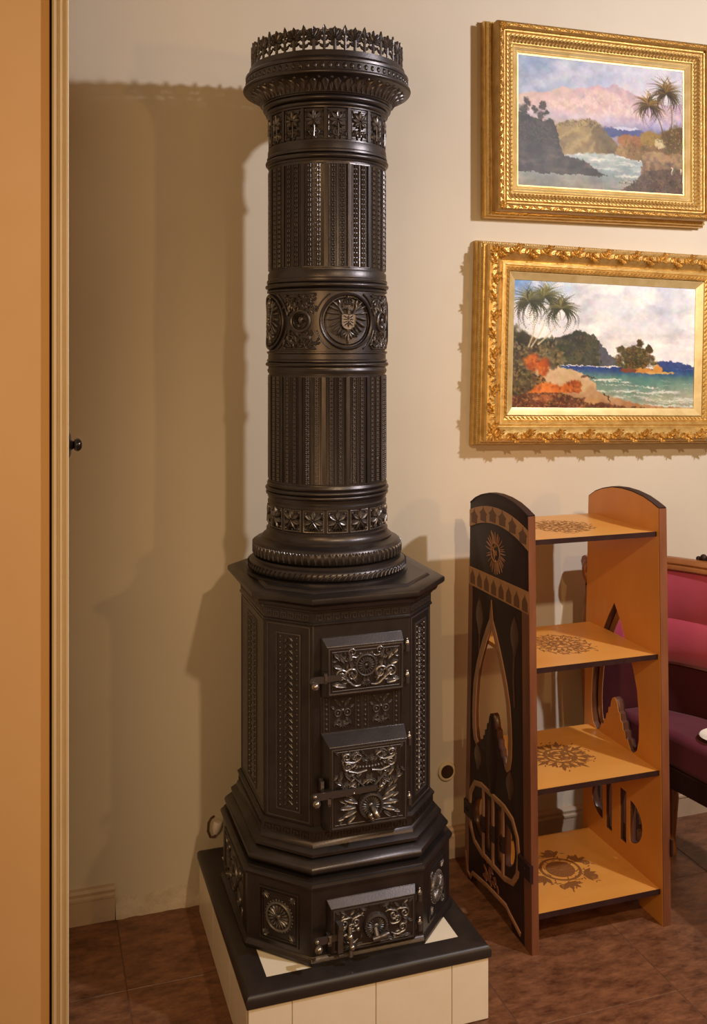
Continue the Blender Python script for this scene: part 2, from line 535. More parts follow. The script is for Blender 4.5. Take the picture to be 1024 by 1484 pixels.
# ------------------------------------------------------------------ plinth
ZP = 0.170
def plinth():
    cx, cy = 0.719, 2.338
    hx, hy = 0.2865, 0.321
    e = empty('stove_plinth', (cx, cy, 0), 'white tiled plinth with a black wooden rim under the black stove', 'plinth')
    m = MB(); box(m, -hx + 0.02, hx - 0.02, -hy + 0.02, hy - 0.02, 0.0, ZP - 0.028)
    m.obj('core', 'grout', e, ang=0)
    ts = 0.010
    def side_tile(x0, x1, y0, y1):
        q = MB(); box(q, x0, x1, y0, y1, 0.001, ZP - 0.026)
        q.obj('side_tile', 'white_tile', e, ang=0, bevel=(0.0012, 2))
    ex = hx - 0.004
    # front joints measured at u = 424, 545, 657
    cuts = [-ex, -0.186, 0.006, 0.190, ex]
    for a, b in zip(cuts[:-1], cuts[1:]):
        side_tile(a + 0.0006, b - 0.0006, -hy + 0.004, -hy + 0.022)
    yc = [-hy + 0.0225, -0.11, 0.105, hy - 0.004]
    for sgn in (-1, 1):
        for a, b in zip(yc[:-1], yc[1:]):
            x0, x1 = sorted((sgn * ex, sgn * (ex - 0.018)))
            side_tile(x0, x1, a + 0.0006, b - 0.0006)
    # rim boards with mitred corners and eased edges
    bw = 0.056
    prof = [(0.0, 0.0), (-0.001, 0.004), (-0.001, 0.019), (0.004, 0.0265), (0.010, 0.028), (bw, 0.028), (bw, 0.0)]
    def rim(ax):
        q = MB(); vs = []; fs = []
        m_ = len(prof)
        for end in (-1, 1):
            for (d, z) in prof:
                if ax == 'f': p = (end * (hx - d), -(hy - d))
                if ax == 'b': p = (end * (hx - d), (hy - d))
                if ax == 'l': p = (-(hx - d), end * (hy - d))
                if ax == 'r': p = ((hx - d), end * (hy - d))
                vs.append((p[0], p[1], ZP - 0.026 + z * 26 / 28))
        for k in range(m_):
            k2 = (k + 1) % m_
            fs.append((k, k2, m_ + k2, m_ + k))
        fs += [tuple(range(m_)), tuple(range(m_, 2 * m_))[::-1]]
        q.add(vs, fs)
        q.obj('rim_board', 'black_wood', e, ang=45)
    for ax in 'fblr': rim(ax)
    ix, iy = hx - bw, hy - bw
    for (x0, x1) in ((-ix, 0), (0, ix)):
        for (y0, y1) in ((-iy, 0), (0, iy)):
            q = MB(); box(q, x0 + 0.0006, x1 - 0.0006, y0 + 0.0006, y1 - 0.0006, ZP - 0.02, ZP - 0.0015)
            q.obj('top_tile', 'white_tile', e, ang=0)
plinth()

# ------------------------------------------------------------------ stove
SX, SY = 0.7275, 2.349
stove = empty('cast_iron_stove', (SX, SY, ZP - 0.0015), 'tall black cast iron stove with a round column on an octagonal body', 'stove')
OF = (0, 0, -(ZP - 0.0015))
CF = (-0.0155, 0.004, -(ZP - 0.0015))

def octo(hx, hy, c):
    return [(-hx, hy - c), (-hx, -hy + c), (-hx + c, -hy), (hx - c, -hy), (hx, -hy + c), (hx, hy - c), (hx - c, hy), (-hx + c, hy)]
def octring(d):
    return octo(0.243 - d, 0.2585 - d, 0.113 - 0.65 * d)
def octloft(mb, rows, cap=True):
    vs = []; fs = []
    for d, z in rows:
        vs += [(x, y, z) for x, y in octring(d)]
    for k in range(len(rows) - 1):
        for i in range(8):
            j = (i + 1) % 8
            fs.append((k * 8 + i, k * 8 + j, (k + 1) * 8 + j, (k + 1) * 8 + i))
    if cap:
        fs.append(tuple(range(8))[::-1]); fs.append(tuple((len(rows) - 1) * 8 + i for i in range(8)))
    return mb.add(vs, fs)
def oface(d, i):
    """mapper of face i of the octagon at inset d: s runs left to right seen from outside, t is world z; returns mapper, half length"""
    P = octring(d)
    a, b = Vector((*P[i], 0)), Vector((*P[(i + 1) % 8], 0))
    sd = (b - a).normalized()
    nd = Vector((sd.y, -sd.x, 0))
    return fmap((a + b) / 2, sd, nd), (b - a).length / 2
# faces: 0 left side, 1 left diagonal, 2 front, 3 right diagonal, 4 right side
DB, DS = 0.033, -0.0115

def key_band(mb, i, d, z0, z1, step):
    mp, L = oface(d, i)
    mb.mp = mp
    h = z1 - z0
    n = max(1, int((2 * L - 0.012) / step))
    st = (2 * L - 0.012) / n
    zc = (z0 + z1) / 2
    for k in range(n):
        s = -L + 0.006 + st * k
        w = st * 0.78; q = h * 0.28; b = 0.0022
        for (x0, x1, y0, y1) in ((0, w, q - b / 2, q + b / 2), (w - b, w, -q, q), (w * 0.4, w, -q - b / 2, -q + b / 2), (w * 0.4, w * 0.4 + b, -q, q * 0.25), (0, b, -q, q)):
            frustum(mb, (s + x0, s + x1, zc + y0, zc + y1), -0.0004, (s + x0 + 0.0004, s + x1 - 0.0004, zc + y0 + 0.0004, zc + y1 - 0.0004), 0.0016)

def cornerleaf(mb, s, t, a, L):
    for da, k in ((0, 1), (34, 0.8), (-34, 0.8), (68, 0.55), (-68, 0.55)):
        leaf(mb, s, t, a + da, L * k, L * 0.36, 0.003)

def stove_lower():
    # --- foot section
    q = MB(); octloft(q, [(-0.0185, 0.1704), (-0.0185, 0.178), (-0.0155, 0.184), (-0.0115, 0.188), (-0.0115, 0.338), (-0.006, 0.345)])
    base = q.obj('base_section', 'iron', stove, OF, ang=25, bevel=(0.0016, 2))
    rows = [(-0.0105, 0.336), (-0.0165, 0.339), (-0.0185, 0.345), (-0.0165, 0.351), (-0.010, 0.354), (-0.010, 0.358)]
    rows += [(0.006 - 0.0165 * math.sin(PI * k / 10) + 0.004 * k / 10, 0.359 + 0.034 * k / 10) for k in range(0, 11)]
    rows += [(0.017, 0.394), (0.017, 0.397), (0.008, 0.399), (0.0075, 0.406), (0.014, 0.411), (0.020, 0.414), (0.024, 0.424), (0.0265, 0.426), (0.0265, 0.446), (0.0235, 0.447), (0.0235, 0.451), (0.031, 0.456)]
    q = MB(); octloft(q, rows)
    mould = q.obj('base_moulding', 'iron', stove, OF, ang=32)
    q = MB()
    for i in range(5): key_band(q, i, 0.0265, 0.427, 0.446, 0.021)
    q.obj('key_pattern', 'iron', mould)
    # base diagonal and side panels
    def square_panel(i, w, name, cz=0.258, hh=0.058):
        mp, L = oface(DS, i)
        q = MB(mp)
        frame_ribbon(q, -w, w, cz - hh, cz + hh, 0.006, 0.0035)
        frame_ribbon(q, -w + 0.007, w - 0.007, cz - hh + 0.007, cz + hh - 0.007, 0.003, 0.0022)
        o = q.obj(name, 'iron', base)
        q = MB(mp)
        rr = min(w, hh) * 0.62
        ribbon(q, circ(0, cz, rr), 0.0075, 0.006, closed=True)
        for k in range(28):
            a = 2 * PI * k / 28
            bead(q, rr * 1.16 * math.cos(a), cz + rr * 1.16 * math.sin(a), 0.0021, 0, 6)
        rosette(q, 0, cz, rr * 0.86, 0.0055, 18)
        for sx in (-1, 1):
            for sz in (-1, 1):
                cornerleaf(q, sx * (w - 0.011), cz + sz * (hh - 0.011), math.degrees(math.atan2(-sz, -sx)), 0.017)
        q.obj('panel_rosette', 'iron_bright', base)
        return o
    square_panel(1, 0.050, 'base_panel')
    square_panel(3, 0.050, 'base_panel')
    for i in (0, 4):
        mp, L = oface(DS, i)
        q = MB(mp)
        frame_ribbon(q, -0.115, 0.115, 0.200, 0.316, 0.006, 0.0035)
        q.obj('base_panel', 'iron', base)
        q = MB(mp)
        ribbon(q, circ(0, 0.258, 0.036), 0.007, 0.006, closed=True)
        rosette(q, 0, 0.258, 0.031, 0.005, 16)
        for sx in (-1, 1):
            for sz in (-1, 1):
                scroll(q, sx * 0.04, 0.258 + sz * 0.014, 90 - sx * 80 if sz > 0 else -90 + sx * 80, 0.026, 0.0145, turn=sx * sz, w=0.0055, h=0.005)
                cornerleaf(q, sx * 0.105, 0.258 + sz * 0.047, math.degrees(math.atan2(-sz, -sx)), 0.02)
        q.obj('panel_scrollwork', 'iron_lit', base)
    # --- body
    q = MB(); octloft(q, [(DB, 0.452), (DB, 0.924)])
    body = q.obj('body', 'iron', stove, OF, ang=25, bevel=(0.002, 2))
    def strip(i, w, z0, z1, name='ornament_strip', dense=True):
        mp, L = oface(DB, i)
        q = MB(mp)
        frame_ribbon(q, -L + 0.009, L - 0.009, 0.463, 0.910, 0.004, 0.0022)
        frame_ribbon(q, -w, w, z0, z1, 0.0045, 0.003)
        if dense:
            beadrow(q, -w * 0.72, z0 + 0.008, -w * 0.72, z1 - 0.008, 0.0135, 0.0030)
            beadrow(q, w * 0.72, z0 + 0.008, w * 0.72, z1 - 0.008, 0.0135, 0.0030)
            for sx in (-1, 1):
                ribbon(q, [(sx * w * 0.5, z0 + 0.004), (sx * w * 0.5, z1 - 0.004)], 0.0018, 0.0016)
        n = int((z1 - z0 - 0.012) / 0.0145)
        for k in range(n):
            z = z0 + 0.012 + 0.0145 * k
            ww = w * (0.4 if dense else 0.66)
            leaf(q, -ww, z - 0.004, 38, ww * 1.2, 0.006, 0.0032, vein=False)
            leaf(q, ww, z + 0.003, 142, ww * 1.2, 0.006, 0.0032, vein=False)
            bead(q, ww * 0.62, z + 0.009, 0.0026, 0, 6)
            bead(q, -ww * 0.62, z + 0.004, 0.0026, 0, 6)
        q.obj(name, 'iron_lit', body)
    strip(1, 0.031, 0.482, 0.890)
    strip(3, 0.031, 0.482, 0.890)
    strip(0, 0.046, 0.482, 0.890)
    strip(4, 0.046, 0.482, 0.890)
    # --- cornice and top plate
    rows = [(0.0335, 0.914), (0.029, 0.917), (0.029, 0.921), (0.0315, 0.923), (0.0315, 0.944), (0.0285, 0.946), (0.0285, 0.950), (0.020, 0.953), (0.0165, 0.958), (0.015, 0.963),
            (0.010, 0.967), (0.0045, 0.969), (0.0, 0.973), (-0.001, 0.979), (0.0, 0.984), (0.003, 0.986), (0.034, 0.9885), (0.037, 0.9915), (0.041, 0.994), (0.06, 0.994)]
    q = MB(); octloft(q, rows)
    top = q.obj('top_plate', 'iron', stove, OF, ang=30)
    q = MB()
    for i in range(5): key_band(q, i, 0.0315, 0.924, 0.943, 0.019)
    q.obj('key_pattern', 'iron_lit', top)
    return base, body

base_o, body_o = stove_lower()

def latch(parent, mp, s, t, L, n, name='latch', two=True):
    """flat latch bar with rounded end and ball grips, in the face frame"""
    q = MB(mp)
    pts = [(s + L, t + 0.0065), (s + L, t - 0.0055)] + [(s + 0.008 * math.cos(a), t + 0.008 * math.sin(a) - 0.002) for a in [R(x) for x in range(270, 89, -20)]]
    plate(q, pts, n, n + 0.005)
    o = q.obj(name, 'iron_lit', parent, ang=30)
    q = MB(mp)
    if two: ball(q, (s, t + 0.003, n + 0.010), 0.0055, mp=mp)
    tube(q, [(s + 0.001, t - 0.008, n + 0.003), (s + 0.001, t - 0.008, n + 0.014)], 0.0035, 8, mp=mp)
    ball(q, (s + 0.001, t - 0.009, n + 0.019), 0.0092, 18, mp=mp)
    q.obj('grip_ball', 'steel', o)
    return o

def catch(parent, mp, s, t, n):
    q = MB(mp)
    frustum(q, (s - 0.004, s + 0.005, t - 0.013, t + 0.013), n, (s - 0.003, s + 0.004, t - 0.011, t + 0.011), n + 0.016)
    o = q.obj('catch', 'iron_lit', parent, ang=25)
    q = MB(mp)
    frustum(q, (s - 0.0035, s + 0.0045, t - 0.006, t + 0.012), n + 0.0155, (s - 0.002, s + 0.003, t - 0.004, t + 0.010), n + 0.019)
    q.obj('catch_face', 'steel', o, ang=25)

def hinge(parent, mp, s, t, n):
    q = MB(mp)
    tube(q, [(s, t - 0.019, n + 0.006), (s, t - 0.003, n + 0.006)], 0.0062, 12)
    box(q, s - 0.014, s + 0.004, t - 0.017, t - 0.005, n - 0.004, n + 0.006)
    o = q.obj('hinge', 'iron_lit', parent, ang=35)
    q = MB(mp)
    for z, r in ((t - 0.001, 0.0068), (t + 0.003, 0.0045), (t + 0.0085, 0.0034)): ball(q, (s, z, n + 0.006), r, 12, squash=0.75)
    q.obj('hinge_pin', 'steel', o)

def filler(mb, s0, s1, t0, t1, n, n0, avoid, seed, L=0.014):
    r = random.Random(seed); k = 0; tries = 0
    while k < n and tries < 4000:
        tries += 1
        s, t = r.uniform(0, s1), r.uniform(t0, t1)
        if any(math.hypot(s - a, t - b) < c for a, b, c in avoid): continue
        a = r.uniform(0, 360)
        l = L * r.uniform(0.7, 1.2)
        for sx in (-1, 1): leaf(mb, sx * s, t, a if sx > 0 else 180 - a, l, l * 0.46, 0.0024, n0, lift=0.0012)
        k += 1

def scroll_ornament(mb, w, z0, z1, n0, cy, rr):
    """symmetrical acanthus scrolls around a rosette, filling -w..w x z0..z1"""
    H = z1 - z0
    for sx in (-1, 1):
        A = lambda a: a if sx > 0 else 180 - a
        scroll(mb, sx * rr * 0.5, z0 + H * 0.10, A(16), w * 0.36, H * 0.20, turn=sx, w=0.0072, h=0.0065, n0=n0)
        scroll(mb, sx * w * 0.50, z0 + H * 0.34, A(52), w * 0.20, H * 0.155, turn=-sx, w=0.006, h=0.006, n0=n0)
        scroll(mb, sx * rr * 0.75, z1 - H * 0.14, A(-8), w * 0.17, H * 0.12, turn=sx, w=0.005, h=0.005, n0=n0)
        for (x, y, a, L) in ((0.30, 0.18, 62, 0.30), (0.52, 0.26, 30, 0.28), (0.66, 0.70, 60, 0.22), (0.74, 0.58, 15, 0.20), (0.50, 0.74, 100, 0.20), (0.80, 0.20, -10, 0.18), (0.84, 0.84, 45, 0.15),
                             (0.62, 0.10, 10, 0.3), (0.42, 0.52, 75, 0.2)):
            leaf(mb, sx * x * w, z0 + y * H, A(a), L * H * 1.15, H * 0.125, 0.0032, n0, lift=0.003)
        for (x, y) in ((0.88, 0.9), (0.9, 0.1), (0.66, 0.5), (0.18, 0.9)):
            bead(mb, sx * x * w, z0 + y * H, H * 0.035, n0, 8)
    for a in (-90, -125, -55, -150, -30):
        leaf(mb, 0, z0 + H * 0.2, a, H * 0.16, H * 0.085, 0.006, n0)
    leaf(mb, 0, z1 - H * 0.16, 90, H * 0.13, H * 0.1, 0.005, n0)

def doors():
    mp, L = oface(DB, 2)
    # upper door
    q = MB(mp)
    frustum(q, (-0.100, 0.098, 0.752, 0.887), -0.002, (-0.100, 0.098, 0.752, 0.887), 0.004)
    frustum(q, (-0.100, 0.098, 0.752, 0.887), 0.004, (-0.091, 0.096, 0.756, 0.869), 0.020)
    d = q.obj('upper_door', 'iron', stove, OF, ang=25, bevel=(0.0012, 2))
    q = MB(mp); n0 = 0.0198
    frame_ribbon(q, -0.086, 0.091, 0.761, 0.864, 0.0045, 0.003, n0)
    frame_ribbon(q, -0.079, 0.084, 0.768, 0.857, 0.002, 0.002, n0)
    for (a, b, c_, e_) in ((-0.089, 0.7585, 0.094, 0.7585), (-0.089, 0.8665, 0.094, 0.8665), (-0.0885, 0.7585, -0.0885, 0.8665), (0.0935, 0.7585, 0.0935, 0.8665)):
        beadrow(q, a, b, c_, e_, 0.0042, 0.0014, n0, 5)
    q.obj('door_border', 'iron_lit', d)
    q = MB(lambda s, t, n: mp(s + 0.0025, t, n))
    scroll_ornament(q, 0.080, 0.768, 0.857, n0, 0.82, 0.024)
    filler(q, 0, 0.070, 0.776, 0.848, 26, n0, [(0, 0.822, 0.036)], 5, 0.013)
    q.obj('scrollwork', 'iron_bright', d)
    q = MB(mp)
    ribbon(q, circ(0.0025, 0.822, 0.0235), 0.005, 0.006, n0, closed=True)
    for k in range(26):
        a = 2 * PI * k / 26
        bead(q, 0.0025 + 0.0275 * math.cos(a), 0.822 + 0.0275 * math.sin(a), 0.002, n0, 6)
    rosette(q, 0.0025, 0.822, 0.020, 0.006, 18, n0)
    ribbon(q, circ(0.0025, 0.822, 0.010, 20), 0.003, 0.007, n0, closed=True)
    q.obj('rosette', 'iron_bright', d)
    latch(d, mp, -0.126, 0.800, 0.068, 0.022, two=False)
    catch(d, mp, -0.096, 0.800, 0.010)
    hinge(d, mp, 0.1075, 0.860, 0.006); hinge(d, mp, 0.1075, 0.785, 0.006)
    # ornament panels between the doors
    q = MB(mp)
    frame_ribbon(q, -0.100, 0.098, 0.667, 0.750, 0.003, 0.002)
    pan = q.obj('ornament_panel', 'iron', stove, OF)
    for c in (-0.048, 0.046):
        q = MB(mp)
        for sx in (-0.0385, 0.0385):
            beadrow(q, c + sx, 0.676, c + sx, 0.744, 0.0105, 0.0030)
            for e in (-0.0065, 0.0065):
                ribbon(q, [(c + sx + e, 0.668), (c + sx + e, 0.750)], 0.0018, 0.002)
        for sx in (-1, 1):
            A = lambda a: a if sx > 0 else 180 - a
            ribbon(q, circ(c + sx * 0.0115, 0.710, 0.0075, 18), 0.003, 0.004, closed=True)
            bead(q, c + sx * 0.0115, 0.710, 0.003)
            for (x, y, a, l) in ((0.004, 0.724, 60, 0.016), (0.012, 0.728, 80, 0.014), (0.018, 0.720, 30, 0.012), (0.006, 0.698, -40, 0.014), (0.014, 0.694, -60, 0.016), (0.004, 0.682, 20, 0.016), (0.012, 0.738, 30, 0.012)):
                leaf(q, c + sx * x, y, A(a), l, 0.006, 0.0035)
        for a in range(0, 360, 45): leaf(q, c, 0.685, a, 0.012, 0.0055, 0.0035)
        bead(q, c, 0.716, 0.004); bead(q, c, 0.735, 0.003)
        q.obj('foliage_tile', 'iron_bright', pan)
    # lower (fire) door, deeper with a hood
    q = MB(mp)
    frustum(q, (-0.100, 0.104, 0.4535, 0.667), -0.002, (-0.100, 0.104, 0.4535, 0.667), 0.004)
    frustum(q, (-0.100, 0.104, 0.4535, 0.667), 0.004, (-0.089, 0.100, 0.455, 0.645), 0.033)
    d = q.obj('fire_door', 'iron', stove, OF, ang=25, bevel=(0.0012, 2))
    n0 = 0.0328
    q = MB(mp)
    frame_ribbon(q, -0.083, 0.094, 0.461, 0.639, 0.0045, 0.003, n0)
    frame_ribbon(q, -0.077, 0.088, 0.468, 0.633, 0.002, 0.002, n0)
    for (a, b, c_, e_) in ((-0.087, 0.6425, 0.098, 0.6425), (-0.0868, 0.458, -0.0868, 0.6425), (0.0978, 0.458, 0.0978, 0.6425)):
        beadrow(q, a, b, c_, e_, 0.0042, 0.0014, n0, 5)
    q.obj('door_border', 'iron_lit', d)
    q = MB(lambda s, t, n: mp(s + 0.0055, t, n))
    for sx in (-1, 1):
        A = lambda a: a if sx > 0 else 180 - a
        scroll(q, sx * 0.018, 0.617, A(-14), 0.034, 0.011, turn=sx, w=0.006, h=0.006, n0=n0)
        scroll(q, sx * 0.060, 0.615, A(-80), 0.014, 0.0105, turn=-sx, w=0.006, h=0.006, n0=n0)
        scroll(q, sx * 0.026, 0.628, A(-10), 0.012, 0.007, turn=-sx, w=0.004, h=0.005, n0=n0)
        for (x, y, a, l) in ((0.074, 0.628, 40, 0.012), (0.075, 0.582, -40, 0.016), (0.066, 0.590, -70, 0.018), (0.010, 0.605, 40, 0.014), (0.012, 0.622, 50, 0.014),
                             (0.030, 0.514, 20, 0.034), (0.034, 0.505, 0, 0.036), (0.032, 0.496, -18, 0.034), (0.036, 0.523, 40, 0.026), (0.034, 0.486, -38, 0.026), (0.046, 0.530, 30, 0.024),
                             (0.058, 0.545, 60, 0.020), (0.064, 0.560, 20, 0.018), (0.050, 0.552, 150, 0.022), (0.044, 0.566, 50, 0.026)):
            leaf(q, sx * x, y, A(a), l, l * 0.38, 0.0032, n0, lift=0.003)
        ribbon(q, [(sx * 0.006, 0.585), (sx * 0.028, 0.581), (sx * 0.050, 0.588)], 0.005, 0.005, n0)
        ribbon(q, [(sx * 0.012, 0.548), (sx * 0.044, 0.578)], 0.0045, 0.006, n0)
    filler(q, 0, 0.068, 0.478, 0.622, 52, n0, [(0.002, 0.505, 0.040)], 8, 0.016)
    for k in range(13):
        bead(q, -0.045 + 0.0075 * k, 0.592 + 0.00016 * (k - 6) ** 2, 0.0036, n0, 7)
    for a in (90, 50, 130, 20, 160): leaf(q, 0, 0.607, a, 0.017, 0.008, 0.005, n0)
    q.obj('scrollwork', 'iron_bright', d)
    # air regulator with a domed hood and crank knob
    def regulator(parent, mp, s, t, r, n0, crank):
        q = MB(mp)
        lathe_axis(q, [(r, 0.0), (r, 0.006), (r * 0.9, 0.011), (r * 0.8, 0.012), (r * 0.72, 0.008), (r * 0.72, 0.004)], (s, t, n0), (0, 0, 1), 36)
        for k in range(30):
            a = 2 * PI * k / 30
            bead(q, s + r * 0.9 * math.cos(a), t + r * 0.9 * math.sin(a), r * 0.06, n0 + 0.010, 6)
        o = q.obj('air_regulator', 'iron_lit', parent)
        q = MB(mp)
        rosette(q, s, t, r * 0.72, 0.005, 20, n0 + 0.003, 0.28)
        q.obj('fan_disc', 'iron_bright', o)
        q = MB(mp)
        if crank:
            tube(q, [(s + 0.001, t - 0.001, n0 + 0.006), (s + 0.004, t - 0.006, n0 + 0.022), (s + 0.007, t - 0.014, n0 + 0.028), (s + 0.011, t - 0.019, n0 + 0.030)], [0.006, 0.006, 0.0068, 0.005], 12)
            ball(q, (s - 0.006, t - 0.016, n0 + 0.020), 0.0068, 14); ball(q, (s + 0.001, t - 0.026, n0 + 0.016), 0.0062, 14)
        else:
            tube(q, [(s - 0.002, t - 0.004, n0 + 0.006), (s - 0.001, t - 0.018, n0 + 0.016)], 0.0065, 12)
            tube(q, [(s - 0.012, t - 0.023, n0 + 0.017), (s + 0.004, t - 0.021, n0 + 0.017)], [0.0065, 0.008], 10)
            tube(q, [(s + 0.004, t - 0.021, n0 + 0.017), (s + 0.016, t - 0.019, n0 + 0.017), (s + 0.028, t - 0.016, n0 + 0.017)], [0.0055, 0.0085, 0.004], 12)
        q.obj('regulator_knob', 'steel' if crank else 'iron_lit', o)
    regulator(d, mp, 0.008, 0.505, 0.031, n0, True)
    latch(d, mp, -0.128, 0.545, 0.150, 0.040)
    catch(d, mp, -0.104, 0.557, 0.010); catch(d, mp, -0.092, 0.528, 0.026)
    for (s_, t_, n_, r_) in ((0.030, 0.548, 0.046, 0.0065), (-0.035, 0.541, 0.045, 0.003)):
        q = MB(mp); ball(q, (s_, t_, n_), r_, 14)
        q.obj('latch_rivet', 'steel', d)
    hinge(d, mp, 0.1115, 0.640, 0.008); hinge(d, mp, 0.1115, 0.500, 0.008)
    # ash door
    mp2, L2 = oface(DS, 2)
    q = MB(mp2)
    frustum(q, (-0.101, 0.114, 0.194, 0.312), -0.002, (-0.101, 0.114, 0.194, 0.312), 0.003)
    frustum(q, (-0.101, 0.114, 0.194, 0.312), 0.003, (-0.094, 0.108, 0.197, 0.297), 0.018)
    d = q.obj('ash_door', 'iron', stove, OF, ang=25, bevel=(0.0012, 2))
    n0 = 0.0178
    q = MB(mp2)
    frame_ribbon(q, -0.088, 0.102, 0.202, 0.292, 0.004, 0.0028, n0)
    q.obj('door_border', 'iron_lit', d)
    q = MB(lambda s, t, n: mp2(s + 0.008, t, n))
    for sx in (-1, 1):
        A = lambda a: a if sx > 0 else 180 - a
        scroll(q, sx * 0.026, 0.270, A(6), 0.018, 0.011, turn=sx * -1, w=0.0055, h=0.0055, n0=n0)
        scroll(q, sx * 0.050, 0.266, A(18), 0.020, 0.011, turn=-sx, w=0.0055, h=0.0055, n0=n0)
        scroll(q, sx * 0.036, 0.246, A(-14), 0.016, 0.0095, turn=sx, w=0.005, h=0.0055, n0=n0)
        scroll(q, sx * 0.040, 0.222, A(-6), 0.026, 0.0105, turn=sx, w=0.005, h=0.0055, n0=n0)
        for (x, y, a, l) in ((0.082, 0.284, 30, 0.012), (0.080, 0.244, -20, 0.014), (0.070, 0.240, 40, 0.014), (0.058, 0.214, -30, 0.016), (0.030, 0.212, -20, 0.018), (0.020, 0.284, 20, 0.016), (0.070, 0.210, 0, 0.016), (0.056, 0.252, -40, 0.012), (0.012, 0.284, 80, 0.010)):
            leaf(q, sx * x, y, A(a), l, l * 0.4, 0.005, n0)
    filler(q, 0, 0.082, 0.210, 0.284, 26, n0, [(0.002, 0.246, 0.038)], 3, 0.012)
    ribbon(q, [(-0.082, 0.2075), (0, 0.2065), (0.084, 0.2075)], 0.003, 0.002, n0)
    q.obj('scrollwork', 'iron_bright', d)
    regulator(d, mp2, 0.010, 0.246, 0.029, n0, False)
    latch(d, mp2, -0.130, 0.236, 0.060, 0.020)
    catch(d, mp2, -0.100, 0.232, 0.010)
    q = MB(mp2)
    plate(q, [(-0.082, 0.203), (-0.070, 0.203), (-0.070, 0.262), (-0.082, 0.266)], n0, n0 + 0.012)
    frustum(q, (-0.084, -0.067, 0.256, 0.270), n0, (-0.082, -0.070, 0.258, 0.268), n0 + 0.018)
    ob = q.obj('latch_plate', 'iron_lit', d, ang=25)
    q = MB(mp2)
    tube(q, [(-0.052, 0.252, n0 + 0.004), (-0.053, 0.232, n0 + 0.014), (-0.052, 0.212, n0 + 0.014), (-0.052, 0.193, n0 + 0.010)], [0.005, 0.0055, 0.0045, 0.0065], 10)
    ball(q, (-0.055, 0.238, n0 + 0.016), 0.0078, 12); ball(q, (-0.050, 0.214, n0 + 0.016), 0.0072, 12)
    ball(q, (-0.034, 0.248, n0 + 0.008), 0.0052, 12)
    q.obj('latch_lever', 'steel', ob)
    hinge(d, mp2, 0.1215, 0.294, 0.004); hinge(d, mp2, 0.1215, 0.226, 0.004)
doors()

